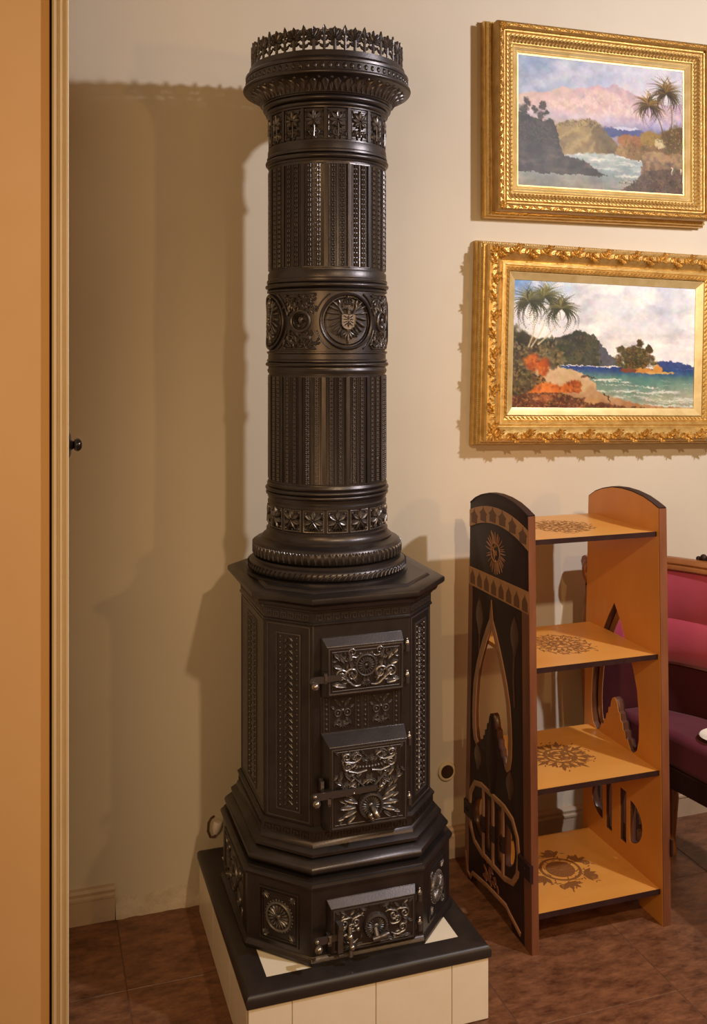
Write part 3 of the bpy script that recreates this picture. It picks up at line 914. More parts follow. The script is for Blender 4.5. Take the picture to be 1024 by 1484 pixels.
# --- round column
AZ = math.atan2(-2.353, -0.712)     # direction from the column axis to the viewer side of the room
def column():
    NL = 96
    def part(name, prof, parent=None, material='iron', loc=None):
        q = MB(); lathe(q, prof, NL)
        return q.obj(name, material, parent or stove, loc or CF, ang=32)
    def torus(r, z, rr, rz, a0=-90, a1=90, k=8):
        return [(r + rr * math.cos(R(a0 + (a1 - a0) * i / k)), z + rz * math.sin(R(a0 + (a1 - a0) * i / k))) for i in range(k + 1)]
    foot = part('column_foot', [(0.10, 0.990), (0.203, 0.990), (0.203, 0.998)] + torus(0.190, 1.0125, 0.0095, 0.0125) + [(0.187, 1.027), (0.187, 1.033)] +
         torus(0.176, 1.053, 0.0125, 0.0195) + [(0.170, 1.074), (0.163, 1.078), (0.163, 1.083), (0.157, 1.087), (0.1535, 1.094), (0.1535, 1.100), (0.150, 1.103), (0.14, 1.103)])
    q = MB(cmap(0.1985))
    n = 88
    for k in range(n):
        s = 2 * PI * 0.1985 * k / n
        leaf(q, s - 0.005, 1.005, 48, 0.021, 0.0085, 0.003, -0.001, vein=False)
    q.obj('rope_moulding', 'iron', foot)
    q = MB(cmap(0.1875))
    n = 72
    for k in range(n):
        s = 2 * PI * 0.1875 * k / n
        leaf(q, s, 1.040, 90, 0.026, 0.0115, 0.0032, -0.001, vein=True, shape=0.7)
        bead(q, s + PI * 0.1875 / n, 1.063, 0.0025, -0.001, 6)
    q.obj('leaf_moulding', 'iron_lit', foot)
    # --- lower leaf band
    rb = 0.1465
    band = part('leaf_band', [(0.14, 1.100), (0.150, 1.101), (0.150, 1.105), (rb, 1.107), (rb, 1.161), (0.1505, 1.163), (0.1505, 1.170), (0.148, 1.173), (0.148, 1.178), (0.14, 1.180)])
    W16 = 2 * PI * rb / 16
    q = MB(cmap(rb))
    frame_ribbon(q, -W16 / 2 + 0.0045, W16 / 2 - 0.0045, 1.1085, 1.1600, 0.0035, 0.0026)
    for a, l in ((90, 0.022), (38, 0.0215), (142, 0.0215), (-22, 0.020), (202, 0.020)):
        leaf(q, 0.004 * math.cos(R(a)), 1.136 + 0.004 * math.sin(R(a)), a, l, 0.0120, 0.0036, lift=0.003)
        for da in (30, -30):
            leaf(q, 0.009 * math.cos(R(a)), 1.136 + 0.009 * math.sin(R(a)), a + da, l * 0.45, 0.006, 0.0022, lift=0.0028)
    leaf(q, -0.002, 1.137, -58, 0.026, 0.006, 0.006, vein=False); leaf(q, 0.002, 1.137, -122, 0.026, 0.006, 0.006, vein=False)
    for sx in (-1, 1):
        for sz in (-1, 1): bead(q, sx * 0.0195, 1.1345 + sz * 0.0195, 0.003)
    qf = MB(q.mp); filler(qf, 0, 0.020, 1.113, 1.156, 12, 0.0, [(0, 1.135, 0.014)], 13, 0.0075)
    tf = qf.obj('foliage_ground', 'iron', band, (0, 0, 0), AZ - R(1.3) + R(11.25))
    for k in range(1, 16): inst(tf, band, (0, 0, 0), AZ - R(1.3) + R(11.25 + 22.5 * k))
    t0 = q.obj('leaf_tile', 'iron_bright', band, (0, 0, 0), AZ - R(1.6) + R(11.25))
    for k in range(1, 16): inst(t0, band, (0, 0, 0), AZ - R(1.6) + R(11.25 + 22.5 * k))
    # --- panelled drums
    def drum(name, r, z0, z1, style, rot):
        col = part(name, [(0.13, z0), (r + 0.001, z0), (r + 0.001, z0 + 0.006), (r, z0 + 0.010), (r, z1 - 0.010), (r + 0.001, z1 - 0.006), (r + 0.001, z1), (0.13, z1)])
        W = 2 * PI * r / 16
        q = MB(cmap(r))
        a, b = z0 + 0.008, z1 - 0.008
        # half ribs on both sides of the panel and thin fillets
        for sx in (-1, 1):
            x0, x1 = sorted((sx * W / 2, sx * (W / 2 - 0.0045)))
            frustum(q, (x0, x1, a, b), -0.001, (x0 + (0.0012 if sx < 0 else 0) * 0, x1, a + 0.001, b - 0.001), 0.0042)
            ribbon(q, [(sx * (W / 2 - 0.0075), a), (sx * (W / 2 - 0.0075), b)], 0.0016, 0.0018)
            ribbon(q, [(sx * 0.0028, a), (sx * 0.0028, b)], 0.0016, 0.0018)
        for z in (a, b): frustum(q, (-W / 2, W / 2, z - 0.002, z + 0.002), -0.001, (-W / 2, W / 2, z - 0.0015, z + 0.0015), 0.004)
        for sx in (-1, 1):
            c = sx * 0.0112
            for e in (-0.0058, 0.0058): ribbon(q, [(c + e, a), (c + e, b)], 0.0011, 0.0014)
        qb = MB(cmap(r))
        for sx in (-1, 1):
            c = sx * 0.0112
            n = int((b - a - 0.008) / (0.0118 if style == 0 else 0.0104))
            for k in range(n + 1):
                z = a + 0.006 + (b - a - 0.012) * k / n
                if style == 0:
                    frame_ribbon(qb, c - 0.0028, c + 0.0028, z - 0.0030, z + 0.0030, 0.0026, 0.0036)
                    bead(qb, c, z + 0.0059, 0.0018, 0, 6, 1.4)
                else:
                    for dx, dz in ((-0.0030, 0.0026), (0.0030, 0.0026), (-0.0030, -0.0022), (0.0030, -0.0022)):
                        bead(qb, c + dx, z + dz, 0.0020, 0, 6, 1.7)
                    bead(qb, c, z + 0.0002, 0.0022, 0, 6, 0.8)
        p1 = qb.obj('bead_strip', 'iron_bright' if style else 'iron_lit', col, (0, 0, 0), AZ + rot + R(11.25))
        for k in range(1, 16): inst(p1, col, (0, 0, 0), AZ + rot + R(11.25 + 22.5 * k))
        p0 = q.obj('fluted_panel', 'iron', col, (0, 0, 0), AZ + rot + R(11.25))
        for k in range(1, 16): inst(p0, col, (0, 0, 0), AZ + rot + R(11.25 + 22.5 * k))
    part('lower_ring', [(0.14, 1.176), (0.150, 1.178), (0.151, 1.184)] + torus(0.1505, 1.1895, 0.0045, 0.0050) + torus(0.1480, 1.2005, 0.0085, 0.0060) + [(0.151, 1.2075), (0.1525, 1.212), (0.150, 1.218), (0.14, 1.219)])
    drum('lower_column', 0.1465, 1.214, 1.490, 1, -R(3.0))
    part('middle_ring', [(0.14, 1.487), (0.150, 1.489), (0.1515, 1.496), (0.149, 1.501), (0.149, 1.504)] + torus(0.1485, 1.5105, 0.0075, 0.0058) + [(0.1525, 1.5175), (0.1525, 1.521), (0.1495, 1.524), (0.1495, 1.536), (0.1525, 1.5385), (0.1525, 1.5425), (0.14, 1.543)])
    # --- medallion band
    rm = 0.1475
    mb_ = part('medallion_band', [(0.14, 1.541), (rm, 1.543), (rm, 1.688), (0.14, 1.690)])
    zc = 1.6155
    phi = R(19.5)
    def spandrel(q):
        c = 2 * PI * rm / 8
        for sx in (-1, 1):
            for sz in (-1, 1):
                for k in range(15):
                    s = c + sx * random.uniform(0.002, 0.030); t = zc + sz * random.uniform(0.034, 0.062)
                    leaf(q, s, t, random.uniform(0, 360), 0.014, 0.006, 0.004)
    q = MB(cmap(rm))
    # one bay: frame lines and spandrel foliage between two big medallions
    c8 = 2 * PI * rm / 8
    rnd = random.Random(3)
    for sz in (-1, 1):
        edge = [(c8 + x, zc + sz * 0.0665) for x in np.linspace(-0.040, 0.040, 9)]
        ribbon(q, edge, 0.0042, 0.004)
        for sx in (-1, 1):
            # boundary following the big ring
            arc = [(c8 + sx * c8 - sx * 0.0785 * math.cos(R(a)), zc + sz * 0.0785 * math.sin(R(a))) for a in np.linspace(16, 57, 9)]
            ribbon(q, arc, 0.0042, 0.0045)
        k = 0
        while k < 80:
            s = rnd.uniform(-0.046, 0.046); t = rnd.uniform(0.022, 0.062)
            if math.hypot(abs(s) - c8, t) < 0.083 or math.hypot(s, t) < 0.033: continue
            leaf(q, c8 + s - 0.004, zc + sz * t, rnd.uniform(0, 360), 0.0125, 0.0068, 0.0022, lift=0.002); k += 1
    t0 = q.obj('spandrel_foliage', 'iron_lit', mb_, (0, 0, 0), AZ + phi)
    for k in range(1, 4): inst(t0, mb_, (0, 0, 0), AZ + phi + R(90 * k))
    # small medallion
    q = MB(cmap(rm))
    ribbon(q, circ(c8, zc, 0.0245, 40), 0.007, 0.0065, closed=True)
    ribbon(q, circ(c8, zc, 0.0175, 32), 0.003, 0.004, closed=True)
    bead(q, c8 + 0.001, zc + 0.003, 0.0088, 0, 12, 0.75, 0.0105)
    leaf(q, c8 + 0.004, zc + 0.004, -30, 0.012, 0.007, 0.008)
    for a in range(60, 250, 28): leaf(q, c8 + 0.005 * math.cos(R(a)), zc + 0.004 + 0.006 * math.sin(R(a)), a, 0.009, 0.0055, 0.006)
    leaf(q, c8 - 0.001, zc - 0.006, -100, 0.010, 0.012, 0.005)
    t0 = q.obj('small_medallion', 'iron_lit', mb_, (0, 0, 0), AZ + phi)
    for k in range(1, 4): inst(t0, mb_, (0, 0, 0), AZ + phi + R(90 * k))
    # big medallion: rings and the crowned eagle with a shield
    q = MB(cmap(rm))
    ribbon(q, circ(0, zc, 0.0655, 64), 0.0085, 0.0075, closed=True)
    ribbon(q, circ(0, zc, 0.0565, 56), 0.0035, 0.0050, closed=True)
    lathe_axis(q, [(0.001, 0.0), (0.056, 0.0), (0.056, 0.0016), (0.001, 0.0016)], (0, zc, -0.001), (0, 0, 1), 40)
    t0 = q.obj('medallion_disc', 'iron', mb_, (0, 0, 0), AZ + phi)
    for k in range(1, 4): inst(t0, mb_, (0, 0, 0), AZ + phi + R(90 * k))
    q = MB(cmap(rm))
    # wings: feathers fanned on both sides
    E = 0.0008
    for sx in (-1, 1):
        A = lambda a: a if sx > 0 else 180 - a
        arm = [(sx * 0.010, zc + 0.012), (sx * 0.017, zc + 0.024), (sx * 0.022, zc + 0.034), (sx * 0.020, zc + 0.043)]
        ribbon(q, arm, 0.006, 0.006, E)
        for (x, y, a, l, w) in ((0.018, 0.038, 66, 0.014, 0.0065), (0.021, 0.032, 44, 0.021, 0.0070), (0.022, 0.025, 26, 0.026, 0.0072), (0.021, 0.017, 8, 0.030, 0.0074), (0.020, 0.009, -10, 0.031, 0.0074),
                                (0.019, 0.001, -28, 0.030, 0.0074), (0.017, -0.006, -44, 0.027, 0.0070), (0.015, -0.012, -60, 0.020, 0.0062)):
            leaf(q, sx * x, zc + y, A(a), l * 1.04, w * 0.86, 0.0026, E, vein=False, shape=0.74, lift=0.003)
        # legs with claws
        leaf(q, sx * 0.010, zc - 0.020, A(-50), 0.014, 0.006, 0.0055, E, vein=False)
        for a in (-10, -60, -110, 40): leaf(q, sx * 0.0185, zc - 0.030, A(a), 0.010, 0.0035, 0.0055, E, vein=False)
        # ribbons beside the crown
        ribbon(q, [(sx * 0.006, zc + 0.046), (sx * 0.012, zc + 0.042), (sx * 0.013, zc + 0.035)], 0.0042, 0.005, E)
    # tail
    for a in (-90, -118, -62, -146, -34): leaf(q, 0, zc - 0.024, a, 0.028 if a == -90 else 0.021, 0.0062, 0.0024, E, vein=False, shape=0.6, lift=0.003)
    bead(q, 0, zc - 0.050, 0.004, E, 8)
    # shield
    sh = [(-0.0165, 0.016), (-0.0165, -0.006), (-0.0135, -0.014), (-0.007, -0.019), (0, -0.021), (0.007, -0.019), (0.0135, -0.014), (0.0165, -0.006), (0.0165, 0.016), (0.009, 0.0178), (0, 0.0165), (-0.009, 0.0178)]
    plate(q, [(x, zc + y) for x, y in sh], 0, 0.0068)
    ribbon(q, [(x, zc + y) for x, y in sh], 0.0022, 0.0022, 0.0066, closed=True)
    for sx in (-1, 1):
        A = lambda a: a if sx > 0 else 180 - a
        for (y, a) in ((0.008, 30), (0.004, 5), (0.000, -20), (-0.004, -45)): leaf(q, sx * 0.0025, zc + y, A(a), 0.0105, 0.0032, 0.0024, 0.0067, vein=False)
    leaf(q, 0, zc + 0.002, 90, 0.011, 0.005, 0.0028, 0.0067); leaf(q, 0, zc, -90, 0.014, 0.005, 0.0026, 0.0067)
    # head, neck, beak
    ribbon(q, [(0.001, zc + 0.015), (0.002, zc + 0.022), (0.001, zc + 0.028), (-0.002, zc + 0.031)], 0.009, 0.0085, E)
    leaf(q, -0.002, zc + 0.031, 200, 0.010, 0.0055, 0.0075, E, vein=False)
    for a in (-30, -60, -10): leaf(q, 0.003, zc + 0.027, a, 0.010, 0.0045, 0.007, E, vein=False)
    # crown
    ribbon(q, [(-0.0085, zc + 0.0425), (0, zc + 0.0412), (0.0085, zc + 0.0425)], 0.0040, 0.0065, E)
    for sx in (-1, -0.35, 0.35, 1):
        ribbon(q, [(sx * 0.0085, zc + 0.044), (sx * 0.0105, zc + 0.049), (sx * 0.005, zc + 0.0545), (0, zc + 0.056)], 0.0030, 0.0060, E)
    bead(q, 0, zc + 0.0585, 0.0030, E, 8, 1.6); leaf(q, 0, zc + 0.059, 90, 0.007, 0.005, 0.006, E)
    t0 = q.obj('eagle_relief', 'iron_bright', mb_, (0, 0, 0), AZ + phi)
    t0['label'] = 'crowned eagle with a shield in raised relief'
    for k in range(1, 4): inst(t0, mb_, (0, 0, 0), AZ + phi + R(90 * k))
    part('upper_ring', [(0.14, 1.687), (0.1515, 1.689), (0.1525, 1.6935), (0.150, 1.696)] + torus(0.1480, 1.7035, 0.0085, 0.0065) + [(0.1515, 1.7115), (0.1525, 1.7145), (0.1525, 1.719), (0.150, 1.722), (0.150, 1.736), (0.1475, 1.740), (0.14, 1.741)])
    drum('upper_column', 0.1455, 1.738, 2.003, 0, -R(1.0))
    part('capital_ring', [(0.14, 2.000), (0.149, 2.001), (0.151, 2.006)] + torus(0.1485, 2.0135, 0.0075, 0.0068) + [(0.1525, 2.0225), (0.1525, 2.027), (0.1505, 2.030), (0.1505, 2.041), (0.1490, 2.048), (0.14, 2.050)])
    # --- capital frieze
    rf = 0.1445
    fr = part('capital_frieze', [(0.14, 2.046), (0.1485, 2.047), (0.1485, 2.051), (rf, 2.053), (rf, 2.126), (0.1485, 2.128), (0.1495, 2.134), (0.14, 2.135)])
    W = 2 * PI * rf / 16
    q = MB(cmap(rf)); qr = MB(cmap(rf))
    for sx in (-1, 1):
        x0, x1 = sorted((sx * W / 2, sx * (W / 2 - 0.0040)))
        frustum(qr, (x0, x1, 2.052, 2.127), -0.001, (x0, x1, 2.052, 2.127), 0.0042)
    frame_ribbon(q, -W / 2 + 0.0062, W / 2 - 0.0062, 2.0555, 2.1235, 0.0022, 0.0026)
    zc2 = 2.097
    for a, l in ((90, 0.023), (50, 0.021), (130, 0.021), (8, 0.019), (172, 0.019), (-38, 0.017), (218, 0.017)):
        leaf(q, 0.003 * math.cos(R(a)), zc2 + 0.003 * math.sin(R(a)), a, l, 0.0105, 0.0034, lift=0.003)
        for da in (32, -32): leaf(q, 0.009 * math.cos(R(a)), zc2 + 0.009 * math.sin(R(a)), a + da, l * 0.42, 0.0052, 0.0020, lift=0.0028)
    ribbon(q, [(0, zc2), (0.001, zc2 - 0.020), (0, 2.059)], 0.004, 0.005)
    for sx in (-1, 1):
        A = lambda a: a if sx > 0 else 180 - a
        scroll(q, sx * 0.002, 2.060, A(35), 0.010, 0.0052, turn=sx, w=0.0035, h=0.0045)
        leaf(q, sx * 0.012, 2.061, A(60), 0.014, 0.006, 0.0045); leaf(q, sx * 0.018, 2.060, A(80), 0.012, 0.005, 0.0045)
        leaf(q, sx * 0.017, 2.114, A(60), 0.009, 0.0055, 0.004); leaf(q, sx * 0.006, 2.072, A(20), 0.012, 0.005, 0.0045)
    qf = qr; filler(qf, 0, 0.019, 2.060, 2.120, 12, 0.0, [(0, 2.097, 0.013)], 12, 0.0085)
    tf = qf.obj('foliage_ground', 'iron', fr, (0, 0, 0), AZ - R(1.3) + R(11.25))
    for k in range(1, 16): inst(tf, fr, (0, 0, 0), AZ - R(1.3) + R(11.25 + 22.5 * k))
    t0 = q.obj('leaf_tile', 'iron_bright', fr, (0, 0, 0), AZ - R(1.0) + R(11.25))
    for k in range(1, 16): inst(t0, fr, (0, 0, 0), AZ - R(1.0) + R(11.25 + 22.5 * k))
    # --- cornice
    cn = part('cornice', [(0.14, 2.130), (0.149, 2.131)] + torus(0.1495, 2.1375, 0.0055, 0.0055) + [(0.154, 2.1435)] + torus(0.1555, 2.1505, 0.0065, 0.0062) + [(0.160, 2.157), (0.162, 2.160), (0.1655, 2.1605),
         (0.168, 2.166), (0.173, 2.173), (0.180, 2.180), (0.189, 2.186), (0.199, 2.190), (0.206, 2.191), (0.2095, 2.192)] + torus(0.2085, 2.1975, 0.004, 0.0048) + [(0.208, 2.203), (0.204, 2.204), (0.2035, 2.222), (0.206, 2.2235), (0.2065, 2.229), (0.202, 2.234), (0.197, 2.238), (0.197, 2.247), (0.180, 2.248), (0.13, 2.248)])
    q = MB(cmap(0.2035))
    n = 72
    for k in range(n):
        bead(q, 2 * PI * 0.2035 * k / n, 2.2125, 0.0056, -0.001, 10, 0.75, 0.0078)
    q.obj('egg_moulding', 'iron', cn)
    # leaves in the cove: mapped on the sloping surface
    def cove(s, t, n):
        # t 0..1 along the cove from inner bottom to outer top
        pr = [(0.1655, 2.1605), (0.168, 2.166), (0.173, 2.173), (0.180, 2.180), (0.189, 2.186), (0.199, 2.190), (0.206, 2.191)]
        x = min(max(t, 0), 0.999) * (len(pr) - 1); i = int(x); f = x - i
        r = pr[i][0] + (pr[i + 1][0] - pr[i][0]) * f; z = pr[i][1] + (pr[i + 1][1] - pr[i][1]) * f
        r += n * 0.5; z -= n * 0.85
        return (r * math.cos(s), r * math.sin(s), z)
    q = MB(lambda s, t, n: cove(s / 0.05, t / 0.05, n))
    n = 40
    for k in range(n):
        s = 2 * PI * 0.05 * k / n
        leaf(q, s, 0.006, 90, 0.030, 0.0052, 0.0035, 0, shape=0.6)
        leaf(q, s + PI * 0.05 / n, 0.004, 90, 0.022, 0.0035, 0.003, 0, shape=0.6)
        vs = []
        bead(q, s + PI * 0.05 / n, 0.037, 0.0011, 0, 6, 3.2, 0.0035)
    q.obj('cove_leaves', 'iron_lit', cn)
    # --- pierced crown
    cr = part('crown', [(0.181, 2.247), (0.1945, 2.247), (0.1945, 2.2515), (0.1905, 2.253), (0.1865, 2.253), (0.1840, 2.2515), (0.181, 2.247)])
    rc = 0.1885
    NP = 24
    w = 2 * PI * rc / NP
    q = MB(cmap(rc))
    zb = 2.252
    for a, l in ((90, 0.031), (62, 0.0285), (118, 0.0285), (36, 0.0245), (144, 0.0245), (8, 0.018), (172, 0.018)):
        leaf(q, 0, zb + 0.025, a, l, 0.0098, 0.0040, 0, solid=0.002, shape=0.7)
    ribbon(q, [(0, zb - 0.003), (0.0, zb + 0.010), (0, zb + 0.026)], 0.0085, 0.004, 0, solid=True)
    fan = [(0.0045, zb + 0.010), (0.0105, zb + 0.022), (0.0155, zb + 0.0285), (0.0185, zb + 0.037), (0.0165, zb + 0.0395), (0.0175, zb + 0.0455), (0.0125, zb + 0.0465), (0.0105, zb + 0.0515), (0.0055, zb + 0.0505)]
    plate(q, fan + [(0, zb + 0.0555)] + [(-x, z) for x, z in fan[::-1]], -0.0012, 0.0012)
    for sx in (-1, 1):
        A = lambda a: a if sx > 0 else 180 - a
        leaf(q, 0.0, zb + 0.010, A(30), 0.017, 0.0085, 0.003, 0, solid=0.002)
        leaf(q, 0.0, zb + 0.018, A(-18), 0.013, 0.007, 0.003, 0, solid=0.002)
        ribbon(q, [(sx * 0.011, zb + 0.044), (sx * 0.016, zb + 0.047), (sx * w / 2, zb + 0.045)], 0.004, 0.002, 0, solid=True)
    t0 = q.obj('palmette', 'iron_lit', cr, (0, 0, 0), AZ + R(5.5))
    for k in range(1, NP): inst(t0, cr, (0, 0, 0), AZ + R(5.5 + 15 * k))
    q = MB(cmap(rc))
    s0 = w / 2
    leaf(q, s0, zb + 0.032, 90, 0.028, 0.0125, 0.003, 0, solid=0.002, shape=0.45)
    ribbon(q, [(s0, zb - 0.003), (s0, zb + 0.015), (s0, zb + 0.036)], 0.0072, 0.0035, 0, solid=True)
    for sx in (-1, 1):
        A = lambda a: a if sx > 0 else 180 - a
        leaf(q, s0, zb + 0.005, A(40), 0.017, 0.0085, 0.003, 0, solid=0.002)
        leaf(q, s0, zb + 0.020, A(55), 0.015, 0.0085, 0.003, 0, solid=0.002)
        leaf(q, s0, zb + 0.034, A(50), 0.012, 0.0085, 0.003, 0, solid=0.002)
    t0 = q.obj('spear_leaf', 'iron_lit', cr, (0, 0, 0), AZ + R(5.5))
    for k in range(1, NP): inst(t0, cr, (0, 0, 0), AZ + R(5.5 + 15 * k))
column()

# ------------------------------------------------------------------ paintings (brushed into a colour attribute on the canvas grid)
def lin(c):
    c = np.asarray(c, float) / 255.0
    return np.where(c <= 0.04045, c / 12.92, ((c + 0.055) / 1.055) ** 2.4)

class Canvas:
    def __init__(s, w, h, seed):
        s.w, s.h = w, h
        s.rg = np.random.RandomState(seed)
        s.img = np.zeros((h, w, 3))
        s.y, s.x = np.mgrid[0:h, 0:w]
        s.u = s.x / (w - 1.0); s.v = s.y / (h - 1.0)
        s.asp = w / h
    def noise(s, fx, fy, oct=4, gain=0.55):
        out = np.zeros((s.h, s.w)); amp = 1; tot = 0
        for o in range(oct):
            nx, ny = int(fx * 2 ** o) + 3, int(fy * 2 ** o) + 3
            g = s.rg.rand(ny, nx)
            X = s.u * (nx - 2.001); Y = s.v * (ny - 2.001)
            i, j = X.astype(int), Y.astype(int); a, b = X - i, Y - j
            a = a * a * (3 - 2 * a); b = b * b * (3 - 2 * b)
            out += amp * ((g[j, i] * (1 - a) + g[j, i + 1] * a) * (1 - b) + (g[j + 1, i] * (1 - a) + g[j + 1, i + 1] * a) * b)
            tot += amp; amp *= gain
        return out / tot
    def put(s, m, col, col2=None, mixer=None):
        c = np.zeros_like(s.img) + np.array(col, float)
        if col2 is not None: c = c + (np.array(col2, float) - c) * np.clip(mixer, 0, 1)[..., None]
        m = np.clip(m, 0, 1)[..., None]
        s.img = s.img * (1 - m) + c * m
    def line(s, pts, wob=0.0, soft=0.01):
        """mask of everything below a polyline (u, v)"""
        px, py = zip(*pts)
        yy = np.interp(s.u[0], px, py)
        if wob:
            n = s.noise(16, 1, 4)[0]; yy = yy + (n - 0.5) * wob
        return np.clip((s.v - yy[None, :]) / soft, 0, 1)
    def blob(s, cu, cv, ru, rv, rough=0.5, soft=0.25):
        d = np.sqrt(((s.u - cu) / ru) ** 2 + ((s.v - cv) / rv) ** 2) + (s.noise(18, 12, 4) - 0.5) * rough * 2
        return np.clip((1 - d) / soft, 0, 1)
    def stroke(s, p, q, wd, col, a=1.0, bend=0.0, n=14):
        p = np.array(p, float); q = np.array(q, float)
        d = q - p; nrm = np.array([-d[1], d[0]])
        for k in range(n + 1):
            t = k / n
            c = p + d * t + nrm * bend * math.sin(PI * t) + np.array([0, abs(bend) * 0.0])
            w_ = wd * (1 - 0.6 * t)
            x0, x1 = int((c[0] - w_) * s.w) - 1, int((c[0] + w_) * s.w) + 2
            y0, y1 = int((c[1] - w_ * s.asp) * s.h) - 1, int((c[1] + w_ * s.asp) * s.h) + 2
            x0, y0 = max(x0, 0), max(y0, 0); x1, y1 = min(x1, s.w), min(y1, s.h)
            if x1 <= x0 or y1 <= y0: continue
            dd = np.hypot(s.u[y0:y1, x0:x1] - c[0], (s.v[y0:y1, x0:x1] - c[1]) / s.asp) / w_
            m = (np.clip(1.3 - dd, 0, 1) * a)[..., None]
            s.img[y0:y1, x0:x1] = s.img[y0:y1, x0:x1] * (1 - m) + np.array(col, float) * m
    def palm(s, base, top, size, dark, light, trunk, n=22, wd=0.004):
        s.stroke(base, top, wd * 1.2, trunk, 0.95, 0.08, 40)
        for k in range(n):
            a = 2 * PI * k / n + s.rg.uniform(-0.15, 0.15)
            L = size * s.rg.uniform(0.45, 1.1)
            e = (top[0] + L * math.cos(a), top[1] + (L * math.sin(a) * 0.9 + 0.16 * L) * s.asp)
            c = np.array(dark) + (np.array(light) - np.array(dark)) * s.rg.rand() * (0.5 - 0.5 * math.sin(a))
            s.stroke(top, e, wd * 1.15, c, 0.9, s.rg.uniform(0.08, 0.26) * (1 if math.cos(a) < 0 else -1))
    def brush(s, amp=5.0):
        # broken brush edges and slight colour variation
        jx = np.clip(s.x + (s.noise(70, 48, 2) - .5) * amp, 0, s.w - 1).round().astype(int)
        jy = np.clip(s.y + (s.noise(70, 48, 2) - .5) * amp, 0, s.h - 1).round().astype(int)
        s.img = s.img[jy, jx]
        tone = (s.noise(24, 18, 4) - .5) * 26
        for k in range(3): s.img[..., k] += tone + (s.noise(34, 24, 3) - .5) * 14
    def dabs(s, mask, cols, n, size, a=0.7):
        ys, xs = np.nonzero(mask > 0.5)
        if not len(ys): return
        for k in range(n):
            i = s.rg.randint(len(ys))
            c = cols[s.rg.randint(len(cols))]
            u, v = xs[i] / s.w, ys[i] / s.h
            s.stroke((u, v), (u + s.rg.uniform(-1, 1) * size, v + s.rg.uniform(-1, 1) * size * 0.7), size * 0.5, c, a, 0.1, 3)

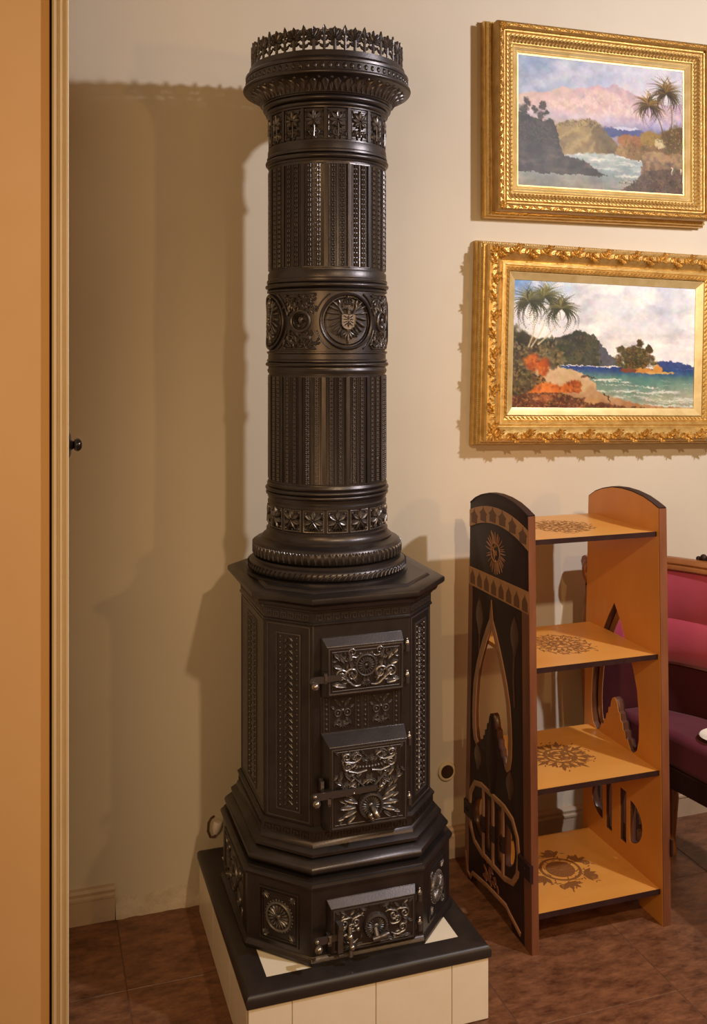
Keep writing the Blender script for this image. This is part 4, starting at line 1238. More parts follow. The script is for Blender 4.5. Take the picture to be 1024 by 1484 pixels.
def river_view():
    c = Canvas(330, 222, 11)
    n1 = c.noise(5, 4); n2 = c.noise(14, 10); n3 = c.noise(40, 28, 3)
    c.put(np.ones_like(c.u), (150, 165, 192), (214, 204, 206), c.u * 0.85 + (n1 - 0.5) * 0.9 + c.v * 0.35)
    c.put((c.noise(7, 9) - 0.48) * 2.2 * (c.v < 0.3), (206, 206, 214))
    ridge = [(0, .30), (.08, .27), (.18, .255), (.27, .205), (.31, .225), (.36, .215), (.47, .165), (.52, .185), (.57, .150), (.62, .185), (.67, .20), (.73, .24), (.80, .26), (.9, .28), (1, .26)]
    c.put(c.line(ridge, .02, .012), (208, 180, 172), (172, 152, 178), (c.u - .35) * 1.4 + (n2 - .5) * 2.2)
    c.put(c.line([(u, v + .015 + .05 * abs(math.sin(u * 40))) for u, v in ridge], .06, .05) * np.clip((c.noise(36, 22) - .5) * 4, 0, .7), (226, 202, 190))
    c.put(c.line([(0, .35), (.2, .36), (.5, .385), (.8, .36), (1, .38)], .04, .10), (206, 190, 196), (168, 160, 186), c.u + (n2 - .5))
    c.put(c.line([(0, .43), (.3, .44), (.5, .455), (.7, .45), (1, .47)], .03, .06), (186, 168, 158), (116, 120, 158), (c.u - .35) * 1.8)
    c.put(c.blob(.64, .535, .16, .05, .4), (88, 92, 132)); c.put(c.blob(.64, .50, .10, .014, .6), (190, 186, 200))
    # sunlit hill in the middle
    hill = c.line([(0, .5), (.22, .50), (.27, .475), (.33, .455), (.40, .44), (.46, .455), (.50, .49), (.53, .54), (.58, .60), (.62, .68), (.66, .8), (1, 1.2)], .03, .02)
    c.put(hill, (156, 134, 92), (104, 90, 70), (c.u - .30) * 2.4 + (n2 - .5) * 1.2 + (c.v - .55))
    c.put(np.clip((np.sin((c.u * 1.4 + c.v) * 42 + n2 * 8) - .2), 0, 1) * hill * (c.u < .46) * .5, (196, 174, 116))
    c.dabs(hill * (c.v < .52) * (c.u < .55), [(110, 94, 70), (136, 118, 84), (98, 88, 72)], 140, .007, .5)
    # river
    riv = c.line([(0, .86), (.27, .74), (.36, .715), (.55, .70), (.66, .72), (.8, .74), (1, .78)], .01, .012)
    c.put(riv, (190, 194, 186), (120, 134, 140), (c.v - .70) * 2.6 + (n1 - .5) * 1.3)
    c.put(np.clip((c.noise(5, 40) - .52) * 5, 0, 1) * riv * .8, (226, 222, 208))
    c.put(riv * np.clip((c.v - .82) * 5, 0, 1) * (c.u < .5), (122, 118, 108))
    # right bank
    rb = c.line([(0, 1.3), (.54, 1.3), (.565, .73), (.585, .65), (.62, .585), (.68, .575), (.75, .57), (.80, .55), (.88, .50), (1, .44)], .05, .014)
    c.put(rb * (c.v < .70 + .30 * (c.u - .56)), (160, 128, 86), (112, 92, 66), (c.u - .62) * 2.6 + (n2 - .5) * 1.6)
    c.put(c.blob(.64, .585, .055, .045, .5), (160, 116, 74)); c.put(c.blob(.71, .595, .05, .05, .5), (146, 104, 68)); c.put(c.blob(.80, .565, .06, .06, .5), (150, 122, 66))
    c.put(c.blob(.86, .60, .05, .04, .4), (196, 180, 140)); c.put(c.blob(.94, .55, .08, .12, .5), (100, 82, 52))
    c.dabs(rb * (c.v < .69 + .30 * (c.u - .56)), [(136, 102, 64), (172, 138, 92), (96, 80, 58), (120, 96, 62)], 300, .008, .5)
    rock = c.line([(0, 1.3), (.73, 1.3), (.74, .70), (.79, .66), (.86, .665), (.9, .69), (1, .66)], .03, .012)
    c.put(rock, (166, 138, 104), (104, 86, 74), (c.v - .68) * 5 + (n3 - .5) * 1.5)
    fg = c.line([(0, 1.3), (.52, 1.05), (.60, .985), (.68, .93), (.72, .88), (.76, .82), (.84, .80), (1, .80)], .03, .012)
    c.put(fg, (112, 92, 78), (72, 62, 58), (n2 - .3) * 1.6)
    c.dabs(fg, [(126, 106, 86), (74, 64, 56), (96, 80, 66)], 220, .010, .5)
    for x in (.93, .985): c.stroke((x, .79), (x, .83), .007, (222, 206, 184), .9, 0, 4); c.stroke((x, .775), (x, .78), .004, (150, 90, 70), .9, 0, 3)
    # dark wooded cliff on the left
    tr = c.line([(0, .44), (.05, .43), (.10, .47), (.15, .49), (.20, .47), (.225, .52), (.235, .58), (.25, .68), (.275, .745), (.36, .77), (.43, .81), (.475, .845), (.5, .87), (.53, .875), (.58, 1.3), (1, 1.3)], .05, .01)
    tr = tr * (c.v < .885 + (n2 - .5) * .03)
    c.put(tr, (88, 80, 74), (58, 52, 52), (n2 - .3) * 1.8)
    c.put(tr * np.clip((c.noise(8, 20) - .5) * 4, 0, 1) * (c.v > .62) * .7, (116, 102, 92))
    c.dabs(tr * (c.v < .66), [(66, 60, 52), (96, 88, 72), (80, 74, 62), (56, 52, 50)], 320, .009, .55)
    for (x, y, r) in ((.065, .36, .026), (.10, .40, .024), (.145, .37, .024), (.17, .42, .02), (.035, .42, .03), (.13, .45, .03), (.19, .52, .035)):
        mk = c.blob(x, y, r * .9, r * 1.2, 1.1, .5); c.put(mk * .85, (74, 66, 60)); c.dabs(mk, [(66, 58, 54), (92, 82, 70)], 20, .008, .6); c.stroke((x, y), (x - .004, y + .16), .0022, (78, 70, 64), .9, .05, 10)
    c.put(np.clip((c.v - .86) * 9, 0, 1) * (1 - fg) * (1 - tr) * .75, (150, 140, 124), (104, 106, 106), (n1 - .2) * 1.4)
    c.brush()
    # palms on the right
    c.palm((.905, .56), (.895, .19), .135, (64, 50, 24), (170, 132, 62), (104, 82, 54), 130)
    c.palm((.875, .56), (.785, .30), .110, (72, 56, 28), (186, 144, 66), (110, 86, 54), 120)
    for k in range(26): c.stroke((.60 + c.rg.rand() * .12, .93), (.56 + c.rg.rand() * .18, .86 + c.rg.rand() * .06), .002, (86, 74, 62), .8, .1, 5)
    c.img += ((n3 - .5) * 14)[..., None]
    c.img = (c.img - 128) * 1.10 + 116
    return c

def bay_view():
    c = Canvas(340, 204, 5)
    n1 = c.noise(5, 4); n2 = c.noise(14, 9); n3 = c.noise(44, 28, 3)
    c.put(np.ones_like(c.u), (206, 210, 222), (236, 230, 222), c.v * 1.5 + (n1 - .5))
    c.put(np.clip(1 - np.hypot(c.u / .42, c.v / .22), 0, 1) * 1.3, (120, 156, 204))
    cl = np.clip((c.noise(6, 7, 5) - .44) * 4, 0, 1) * (c.v < .6)
    c.put(cl * .8, (246, 242, 236)); c.put(np.clip((c.noise(7, 9, 5) - .5) * 4, 0, 1) * (c.v < .5) * (c.u > .3) * .6, (186, 184, 192))
    c.put(np.clip((c.noise(3, 16, 4) - .5) * 4, 0, 1) * (c.v > .33) * (c.v < .62) * .5, (202, 192, 192))
    # sea
    sea = c.line([(0, .655), (1, .672)], 0, .006)
    c.put(sea, (46, 70, 134), (104, 138, 132), (c.v - .66) * 9)
    c.put(c.line([(0, .70), (.5, .705), (.8, .72), (1, .725)], .012, .05), (92, 134, 126), (164, 168, 148), (c.v - .72) * 5 + (n1 - .5) * .8)
    c.put(np.clip((c.noise(5, 42) - .56) * 7, 0, 1) * sea * (c.v > .76) * .8, (222, 222, 212))
    c.put(c.line([(0, .61), (.78, .625), (.80, .610), (.9, .612), (1, .645)], .012, .006) * (1 - c.line([(0, .664), (1, .672)], 0, .006)) * (c.u > .78), (70, 86, 132))
    # distant trees, middle left
    tr = c.line([(0, .4), (.12, .44), (.2, .46), (.24, .44), (.28, .405), (.33, .385), (.38, .395), (.43, .42), (.46, .46), (.48, .52), (.52, .56), (.56, .58), (.58, .64), (1, 1.2)], .06, .012)
    tr = tr * (c.v < .66)
    c.put(tr, (96, 92, 70), (64, 66, 62), (n2 - .3) * 2)
    c.put(tr * (c.u > .46), (104, 100, 108)); c.dabs(tr * (c.u < .48), [(112, 104, 80), (74, 74, 60), (92, 90, 68), (62, 64, 56)], 340, .009, .55)
    # island
    isl = c.blob(.665, .60, .115, .115, .5, .2) * (c.v < .70)
    c.put(isl, (98, 88, 58), (68, 62, 46), (n2 - .3) * 2)
    for (x, y) in ((.685, .47), (.735, .51), (.62, .53), (.575, .52), (.65, .50)):
        c.stroke((x, .66), (x, y), .003, (82, 68, 50), .9, .03, 12); c.put(c.blob(x, y, .022, .030, .7, .3), (92, 80, 52))
    c.dabs(isl, [(130, 112, 68), (80, 72, 52), (108, 96, 60), (146, 110, 62)], 240, .008, .6)
    c.put(c.blob(.72, .69, .10, .022, .4), (196, 142, 76)); c.put(c.blob(.80, .705, .10, .012, .4), (206, 170, 108)); c.put(c.blob(.79, .675, .03, .03, .3), (206, 150, 82)); c.put(c.blob(.62, .69, .05, .02, .4), (128, 78, 56))
    # beach
    bc = c.line([(0, .62), (.25, .665), (.33, .69), (.40, .74), (.45, .80), (.42, .84), (.5, .88), (.62, .93), (.74, .965), (.86, .98), (1, .985)], .012, .012)
    c.put(bc, (206, 178, 140), (168, 124, 86), (c.v - .72) * 3 + (n2 - .5))
    for (y0, x0, x1) in ((.765, .44, .62), (.80, .48, .78), (.855, .52, .80), (.90, .60, .92), (.925, .72, .98)):
        for k in range(14):
            t = k / 13; x = x0 + (x1 - x0) * t
            c.stroke((x, y0 + .008 * math.sin(x * 17) + t * .03), (x + .03, y0 + .008 * math.sin(x * 17 + .5) + t * .03), .0028, (232, 226, 212), .35 + .4 * c.rg.rand(), 0, 10)
            c.stroke((x, y0 + .014 + .008 * math.sin(x * 17) + t * .03), (x + .03, y0 + .014 + .008 * math.sin(x * 17 + .5) + t * .03), .0024, (126, 118, 100), .4 * c.rg.rand(), 0, 10)
    c.stroke((.37, .745), (.45, .765), .007, (70, 48, 40), .9, -.1, 8); c.stroke((.43, .75), (.43, .70), .002, (90, 70, 60), .8, 0, 5)
    # foreground
    fg = c.line([(0, .78), (.1, .84), (.2, .86), (.34, .90), (.44, .93), (.55, .965), (.7, .985), (1, 1.0)], .03, .014)
    c.put(fg, (128, 82, 54), (84, 56, 42), (n2 - .3) * 1.8); c.dabs(fg, [(160, 110, 72), (100, 66, 48), (180, 134, 90), (80, 56, 44)], 320, .010, .5)
    c.put(c.blob(.17, .925, .06, .03, .3), (168, 118, 78)); c.put(c.blob(.42, .935, .05, .025, .3), (190, 148, 100))
    # left bushes and orange rocks
    c.put(c.blob(.02, .56, .14, .19, .5, .25), (88, 78, 60), (60, 56, 46), (n2 - .3) * 2); c.put(c.blob(.21, .60, .075, .11, .5, .25), (128, 116, 88), (86, 80, 62), (n2 - .3) * 2)
    c.put(c.blob(.10, .62, .09, .08, .5, .3), (104, 84, 62))
    c.dabs(c.blob(.10, .58, .2, .14, .4), [(70, 64, 48), (120, 108, 78), (96, 84, 60), (146, 128, 92)], 240, .014)
    c.put(c.blob(.105, .66, .05, .085, .35, .3), (206, 118, 52), (150, 78, 40), (n2 - .3) * 2); c.put(c.blob(.165, .68, .035, .09, .3, .3), (196, 104, 44), (132, 66, 36), (c.u - .15) * 18)
    c.put(c.line([(0, 1.2), (.10, .74), (.14, .735), (.20, .80), (.26, .815), (.31, .78), (.335, .765), (.362, .78), (.366, .86), (.37, 1.3), (1, 1.3)], .02, .014) * (c.v < .875) * (c.u > .09), (214, 126, 56), (142, 72, 38), (n2 - .25) * 1.8 + (c.u - .3) * 3)
    rk = (np.abs(c.img[..., 0] - c.img[..., 2]) > 85) * (c.u < .38) * (c.v > .5)
    c.dabs(rk, [(222, 142, 74), (160, 88, 48), (190, 108, 52), (130, 72, 44)], 110, .016, .4)
    c.put(c.blob(.05, .80, .11, .09, .5, .3), (96, 82, 58)); c.dabs(c.blob(.05, .78, .12, .12, .4), [(140, 122, 82), (72, 60, 46), (110, 94, 64)], 160, .012)
    c.stroke((.515, .90), (.525, .955), .006, (52, 40, 40), .9, 0, 6); c.stroke((.49, .885), (.53, .91), .004, (60, 44, 40), .9, 0, 6)
    c.brush()
    # tall palms
    c.palm((.10, .52), (.165, .13), .118, (66, 66, 40), (176, 166, 98), (214, 200, 168), 120)
    c.palm((.085, .52), (.085, .17), .112, (60, 60, 38), (160, 152, 90), (206, 190, 158), 110)
    c.palm((.135, .50), (.255, .21), .108, (62, 62, 40), (166, 154, 92), (214, 200, 168), 110)
    c.img += ((n3 - .5) * 14)[..., None]
    c.img = (c.img - 128) * 1.10 + 116
    return c

def canvas_mesh(name, c, w, h, parent, y):
    W, H = c.w, c.h
    xs = np.linspace(-w / 2, w / 2, W); zs = np.linspace(h / 2, -h / 2, H)
    vs = np.zeros((H, W, 3)); vs[..., 0] = xs[None, :]; vs[..., 1] = y; vs[..., 2] = zs[:, None]
    i = np.arange(H * W).reshape(H, W)
    fs = np.stack([i[:-1, :-1], i[1:, :-1], i[1:, 1:], i[:-1, 1:]], -1).reshape(-1, 4)
    me = bpy.data.meshes.new(name)
    me.from_pydata(vs.reshape(-1, 3).tolist(), [], fs.tolist())
    col = np.ones((H * W, 4), np.float32)
    col[:, :3] = lin(np.clip(c.img, 8, 250)).reshape(-1, 3)
    at = me.color_attributes.new('paint', 'FLOAT_COLOR', 'POINT')
    at.data.foreach_set('color', col.ravel())
    me.materials.append(M['canvas'])
    o = bpy.data.objects.new(name, me); COL.objects.link(o); o.parent = parent
    return o

def sweep_rect(mb, w, h, prof):
    vs = []; fs = []; m = len(prof)
    for sx, sz in ((-1, -1), (1, -1), (1, 1), (-1, 1)):
        for d, p in prof: vs.append((sx * (w / 2 + d), -p, sz * (h / 2 + d)))
    for i in range(4):
        j = (i + 1) % 4
        for k in range(m - 1): fs.append((i * m + k, j * m + k, j * m + k + 1, i * m + k + 1))
    return mb.add(vs, fs)

def sides(w, h):
    """for each side: length of the canvas edge and a mapper (s along edge from its middle, t outward distance, n protrusion)"""
    return [(w, lambda s, t, n: (s, -n, -h / 2 - t)), (w, lambda s, t, n: (s, -n, h / 2 + t)),
            (h, lambda s, t, n: (-w / 2 - t, -n, s)), (h, lambda s, t, n: (w / 2 + t, -n, s))]

def painting(name, loc, w, h, cvs, rot, label, ornate):
    e = empty(name, loc, label, 'painting', 'gilt framed paintings on the wall', rot=rot)
    cv = canvas_mesh('canvas', cvs, w + 0.004, h + 0.004, e, -0.050)
    if not ornate:
        inner = [(-0.001, 0.046), (-0.001, 0.0525), (0.003, 0.0535), (0.0045, 0.0515), (0.008, 0.0555), (0.0095, 0.0540), (0.018, 0.0610), (0.0195, 0.0595), (0.0225, 0.0640), (0.0245, 0.062)]
        main = [(0.0240, 0.060), (0.026, 0.066), (0.030, 0.067), (0.036, 0.072), (0.046, 0.080), (0.052, 0.081), (0.055, 0.078), (0.058, 0.081), (0.062, 0.082), (0.064, 0.087), (0.070, 0.092), (0.078, 0.092), (0.084, 0.088), (0.086, 0.080), (0.084, 0.046)]
        back = [(0.080, 0.046), (0.088, 0.044), (0.092, 0.040), (0.0945, 0.034), (0.0955, 0.028), (0.099, 0.026), (0.101, 0.020), (0.101, 0.002), (0.03, 0.002)]
        rowlist = [(0.034, 0.069, 0.0125), (0.046, 0.0785, 0.0135)]
        outer = (0.074, 0.0905, 0.021)
    else:
        inner = [(-0.001, 0.046), (-0.001, 0.0525), (0.003, 0.054), (0.012, 0.0585), (0.021, 0.0635), (0.0225, 0.062)]
        main = [(0.0225, 0.058), (0.025, 0.064), (0.036, 0.070), (0.039, 0.068), (0.042, 0.072), (0.050, 0.073), (0.054, 0.069), (0.060, 0.073), (0.068, 0.081), (0.078, 0.087), (0.090, 0.088), (0.099, 0.083), (0.102, 0.074), (0.099, 0.050)]
        back = [(0.094, 0.050), (0.103, 0.047), (0.107, 0.042), (0.110, 0.036), (0.110, 0.030), (0.114, 0.026), (0.116, 0.018), (0.116, 0.002), (0.03, 0.002)]
        rowlist = [(0.031, 0.066, 0.0145)]
        outer = (0.084, 0.086, 0.052)
    q = MB(); sweep_rect(q, w, h, inner); q.obj('sight_moulding', 'gold_pale', e, ang=25)
    q = MB(); sweep_rect(q, w, h, main); fr = q.obj('frame', 'gold_ground' if not ornate else 'gold', e, ang=25)
    q = MB(); sweep_rect(q, w, h, back); bk = q.obj('back_frame', 'gold', e, ang=25)
    q = MB(); rn = random.Random(4)
    for (L, mp) in sides(w, h):
        q.mp = mp
        for (t, p, st) in rowlist:
            n = int((L + 2 * t) / st)
            for k in range(n):
                s = -(L / 2 + t) + (L + 2 * t) * (k + 0.5) / n
                leaf(q, s - st * 0.40, t - 0.0052, 50, st * 1.0, 0.0070, 0.0048, p - 0.001, vein=False)
                leaf(q, s + st * 0.35, t + 0.005, -128, st * 0.62, 0.0055, 0.0045, p - 0.001, vein=False)
                bead(q, s + st * 0.2, t + 0.0042, 0.0022, p, 6)
    q.obj('leaf_moulding', 'gold_pale' if not ornate else 'gold', fr)
    q = MB()
    t, p, st = outer
    for (L, mp) in sides(w, h):
        q.mp = mp
        LL = L + 2 * t
        n = int(LL / st)
        for k in range(n):
            s = -LL / 2 + LL * (k + 0.5) / n
            fl = 1 if k % 2 else -1
            if not ornate:
                leaf(q, s - st * 0.5, t - fl * 0.004, fl * 18, st * 0.95, 0.0115, 0.0058, p - 0.001)
                bead(q, s + st * 0.4, t + fl * 0.004, 0.0026, p, 6)
            else:
                scroll(q, s - st * 0.45, t - fl * 0.007, fl * 14, st * 0.44, 0.0085, turn=fl, w=0.0058, h=0.0055, n0=p - 0.001)
                for (dx, dy, a, l) in ((-.30, -.008, 70, .022), (-.12, -.006, 40, .024), (.06, .004, 110, .018), (.22, -.010, 150, .020), (.34, .010, 200, .020), (-.42, .010, -40, .018), (.42, -.006, 60, .016), (.0, .013, 20, .016)):
                    leaf(q, s + dx * st, t + fl * dy, fl * a, l * 1.12, 0.0105, 0.0075, p - 0.0015, curl=0.004)
                for (dx, dy) in ((.16, .012), (-.2, .012), (.30, -.002)): bead(q, s + dx * st, t + fl * dy, 0.0028, p, 6)
    for cx in (-1, 1):
        for cz in (-1, 1):
            q.mp = lambda s, t_, n: (cx * (w / 2) + s, -n, cz * (h / 2) + t_)
            a0 = math.degrees(math.atan2(cz, cx))
            for da in (0, 40, -40, 80, -80, 180): leaf(q, cx * t * 0.92, cz * t * 0.92, a0 + da, 0.024 if ornate else 0.014, 0.011, 0.006, p - 0.001)
    q.obj('acanthus_relief' if ornate else 'leaf_relief', 'gold', fr)
    q = MB()
    for (L, mp) in sides(w, h):
        q.mp = mp
        d = 0.0915 if not ornate else 0.1085
        beadrow(q, -L / 2 - d, d, L / 2 + d, d, 0.0062, 0.0027, 0.0405, 6)
    q.obj('bead_row', 'gold_pale', bk)
    return e

painting('landscape_painting', (1.7155, WB, 2.253), 0.602, 0.402, river_view(), (0, 0, 0), 'gilt framed river valley painting with pink mountains, the upper picture', False)
painting('coastal_painting', (1.7307, WB, 1.5574), 0.6656, 0.3945, bay_view(), (0, R(1.41), 0), 'gilt framed tropical bay painting with palms and orange rocks, the lower picture', True)

# ------------------------------------------------------------------ bookshelf
def bookshelf():
    Y0 = 2.197
    XL0, XL1, XR0, XR1 = 1.211, 1.230, 1.606, 1.628
    e = empty('wooden_bookshelf', ((XL0 + XR1) / 2, Y0 + 0.2, 0), 'honey coloured wooden bookshelf with pierced inlaid side panels beside the stove', 'bookshelf')
    OFF = (-(XL0 + XR1) / 2, -(Y0 + 0.2), 0)
    top = [(0.020, 1.117), (0.05, 1.128), (0.09, 1.139), (0.14, 1.146), (0.19, 1.148), (0.24, 1.145), (0.29, 1.134), (0.33, 1.120), (0.365, 1.101)]
    outer = [(0.0, 0.0)] + top + [(0.403, 0.0), (0.362, 0.0), (0.352, 0.022), (0.255, 0.036), (0.142, 0.041), (0.118, 0.030), (0.104, 0.0)]
    CQ = 0.228
    half = [(CQ - w_, z_) for z_, w_ in ((.803, .006), (.768, .030), (.730, .052), (.690, .073), (.645, .094), (.595, .111), (.545, .118), (.50, .121), (.455, .119), (.425, .111), (.411, .094), (.414, .080), (.424, .072), (.438, .067),
            (.438, .056), (.455, .053), (.458, .044), (.476, .041), (.480, .032), (.498, .029), (.502, .020), (.520, .016), (.532, .009))]
    mir = [(2 * CQ - x, z) for x, z in half[::-1]]
    arch = half + [(CQ, 0.536)] + mir
    arch = arch[1:-1] + [(CQ, 0.812)]
    zc = 0.214
    def D(q0, q1, side):
        pts = []
        for k in range(13):
            a = R(-90 + 180 * k / 12)
            x = math.cos(a) * (q1 - q0); z = math.sin(a) * 0.062
            pts.append((q1 - x if side < 0 else q0 + x, zc + z * (0.95)))
        return pts
    slots = [D(0.092, 0.150, -1), [(0.168, 0.140), (0.198, 0.140), (0.198, 0.288), (0.168, 0.288)], [(0.240, 0.140), (0.270, 0.140), (0.270, 0.288), (0.240, 0.288)], D(0.288, 0.346, 1)]
    holes = [arch] + slots
    inset = lambda P, d: P
    def panel(x_in, x_out, sgn):
        """x_in inner face, x_out outer face"""
        th = abs(x_out - x_in)
        vs, fs = holed(outer, holes, th - 0.004, 0.0008)
        mp = lambda s, t, n: ((x_in + x_out) / 2 - sgn * 0.002 + n, Y0 + s, t)
        q = MB(mp); q.add(vs, fs)
        p = q.obj('side_panel', 'core', e, OFF, ang=30)
        vs, fs = holed(outer, holes, 0.0016, 0.0)
        q = MB(lambda s, t, n: (x_in - sgn * 0.0004 + n, Y0 + s, t)); q.add(vs, fs)
        q.obj('honey_veneer', 'wood', p, ang=30)
        # dark stained outer face
        vs, fs = holed(outer, holes, 0.004, 0.0006)
        q = MB(lambda s, t, n: (x_out - sgn * 0.002 + n, Y0 + s, t)); q.add(vs, fs)
        q.obj('dark_veneer', 'wood_dark', p, ang=30)
        om = lambda s, t, n: (x_out + sgn * n, Y0 + s, t)
        # front edge lipping and rear lipping
        q = MB(lambda s, t, n: (n, Y0 + s, t))
        x0, x1 = sorted((x_in, x_out + sgn * 0.001))
        plate(q, [(-0.0025, 0.0), (0.0006, 0.0), (0.0206, 1.117), (0.0172, 1.117)], x0, x1)
        q.obj('front_edge', 'wood_red', p, ang=25)
        q = MB(lambda s, t, n: (n, Y0 + s, t))
        up = [(a - 0.002 if a < .05 else a, z + 0.003) for a, z in top]
        plate(q, up + top[::-1], x0, x1)
        q.obj('top_edge', 'wood_dark', p, ang=25)
        # vertical light strips along both edges
        def strip(name, mat_, poly, h=0.0016):
            q = MB(om); plate(q, poly, 0.0, h)
            return q.obj(name, mat_, p, ang=25)
        fe = lambda z: 0.020 * z / 1.117
        re = lambda z: 0.403 - 0.038 * z / 1.10
        strip('edge_strip', 'wood_red', [(fe(0), 0.0), (fe(0) + 0.036, 0.0), (fe(.875) + 0.036, .875), (fe(.875), .875)])
        strip('edge_strip', 'wood_red', [(re(0), 0.0), (re(0) - 0.024, 0.0), (re(.875) - 0.024, .875), (re(.875), .875)])
        # arch moulding around the pierced opening, mitred band
        w = 0.021
        oute = []
        hp = [(x, z) for x, z in half[:11]]
        def off(P, d):
            out = []
            for i, (x, z) in enumerate(P):
                a = P[max(i - 1, 0)]; b = P[min(i + 1, len(P) - 1)]
                tx, tz = b[0] - a[0], b[1] - a[1]; l = math.hypot(tx, tz)
                out.append((x + tz / l * d, z - tx / l * d))
            return out
        path = [(2 * CQ - x, z) for x, z in hp[::-1]] + [(CQ, 0.812)] + hp
        o1 = off(path, -w); 
        i_tip = len(hp)
        o1[i_tip] = (CQ, 0.812 + w * 1.9)
        q = MB(om); k = len(path); vs = []; fs = []
        for (x, z), (x2, z2) in zip(path, o1):
            xm, zm = (x + x2) / 2, (z + z2) / 2
            vs += [(x, z, 0), (x, z, 0.002), (xm, zm, 0.0045), (x2, z2, 0.002), (x2, z2, 0)]
        for i in range(k - 1):
            for c in range(4): fs.append((i * 5 + c, (i + 1) * 5 + c, (i + 1) * 5 + c + 1, i * 5 + c + 1))
        q.add(vs, fs); q.obj('arch_moulding', 'inlay_mid', p, ang=50)
        # bud leaf between the lobes
        q = MB(om); leaf(q, CQ, 0.305, 90, 0.225, 0.070, 0.003, 0.0, vein=False, shape=0.42); q.obj('bud_relief', 'wood_dark', p)
        for sx in (-1, 1):
            q = MB(om); leaf(q, 0.219 + sx * 0.098, 0.345, 90, 0.075, 0.045, 0.002, 0, vein=True, shape=0.5)
            q.obj('tulip_relief', 'core', p)
            q = MB(om); leaf(q, 0.200 + sx * 0.105, 0.735, 90, 0.105, 0.045, 0.002, 0, vein=True, shape=0.5)
            ribbon(q, [(0.200 + sx * 0.105, 0.60), (0.203 + sx * 0.102, 0.68), (0.200 + sx * 0.105, 0.75)], 0.006, 0.002)
            q.obj('tulip_relief', 'core', p)
        # window frame
        q = MB(om)
        hexa = [(0.070, 0.214), (0.078, 0.165), (0.105, 0.130), (0.150, 0.118), (0.29, 0.118), (0.335, 0.130), (0.362, 0.165), (0.368, 0.214), (0.362, 0.263), (0.335, 0.298), (0.29, 0.310), (0.150, 0.310), (0.105, 0.298), (0.078, 0.263)]
        ribbon(q, hexa, 0.017, 0.004, 0, closed=True)
        for s in (0.159, 0.219, 0.279): ribbon(q, [(s, 0.118), (s, 0.310)], 0.016, 0.0035, 0)
        q.obj('window_moulding', 'inlay_mid', p)
        for (a, b) in ((-0.006, 0.066), (0.150, 0.170), (0.208, 0.232), (0.268, 0.290), (0.345, 0.398)):
            q = MB(om)
            frustum(q, (a, b, 0.184, 0.230), 0.0, (a + 0.003, b - 0.003, 0.187, 0.227), 0.0075)
            s = (a + b) / 2
            ribbon(q, circ(s, 0.207, 0.0065, 14), 0.002, 0.0018, 0.0072, closed=True); bead(q, s, 0.207, 0.002, 0.0072, 6)
            q.obj('strap_block', 'wood_dark', p, ang=25)
        # bottom border and carved vine
        q = MB(om)
        ribbon(q, [(0.392, 0.075), (0.384, 0.02), (0.365, 0.012), (0.350, 0.030), (0.255, 0.043), (0.142, 0.049), (0.112, 0.036), (0.060, 0.018)], 0.014, 0.003)
        q.obj('bottom_border', 'inlay_mid', p)
        q = MB(om); rn = random.Random(9)
        for k in range(26): leaf(q, 0.235 + rn.uniform(-.05, .05), 0.082 + rn.uniform(-.020, .026), rn.uniform(0, 360), 0.022, 0.011, 0.002)
        q.obj('vine_relief', 'wood_red', p)
        # upper bands with silhouettes
        def arc(z0, k): return [(x, z0 + k * (1 - ((x - 0.195) / 0.17) ** 2)) for x in np.linspace(fe(1.0) + 0.0, re(1.05), 11)]
        lo, hi = arc(1.032, 0.034), arc(1.082, 0.030)
        b1 = strip('upper_band', 'inlay', lo + hi[::-1], 0.0018)
        q = MB(om)
        for k in range(6):
            x = 0.045 + 0.058 * k
            z = 1.036 + 0.034 * (1 - ((x - 0.195) / 0.17) ** 2)
            plate(q, [(x - .018, z), (x + .018, z), (x + .018, z + .018), (x + .024, z + .022), (x + .010, z + .030), (x + .004, z + .034), (x, z + .043), (x - .004, z + .034), (x - .010, z + .030), (x - .024, z + .022), (x - .018, z + .018)], 0.0018, 0.0024)
        q.obj('silhouette_frieze', 'burn_dark', b1, ang=0)
        b2 = strip('lower_band', 'inlay', [(fe(.872), .866), (re(.868), .864), (re(.92), .916), (fe(.92), .924)], 0.0018)
        q = MB(om)
        for k in range(8):
            x = 0.034 + 0.0445 * k
            plate(q, [(x - .015, .870), (x + .015, .870), (x + .015, .892), (x + .008, .902), (x + .004, .905), (x, .914), (x - .004, .905), (x - .008, .902), (x - .015, .892)], 0.0018, 0.0024)
        q.obj('silhouette_frieze', 'burn_dark', b2, ang=0)
        q = MB(om); rn = random.Random(2)
        cx, cz = 0.205, 0.988
        for k in range(44):
            a = 360 * k / 44; r = rn.uniform(.75, 1.15)
            leaf(q, cx + 0.026 * math.cos(R(a)), cz + 0.026 * math.sin(R(a)), a + rn.uniform(-12, 12), 0.032 * r, 0.0035, 0.001, vein=False)
        ribbon(q, circ(cx, cz, 0.026, 28), 0.004, 0.002, closed=True)
        for k in range(20):
            a = rn.uniform(0, 360); r = rn.uniform(0.004, 0.022)
            leaf(q, cx + r * math.cos(R(a)), cz + r * math.sin(R(a)), rn.uniform(0, 360), 0.013, 0.006, 0.0018)
        q.obj('carved_sun', 'inlay_mid', p)
        return p
    panel(XL1, XL0, -1)
    panel(XR0, XR1, 1)
    # boards
    def fr(z): return 0.020 * z / 1.117
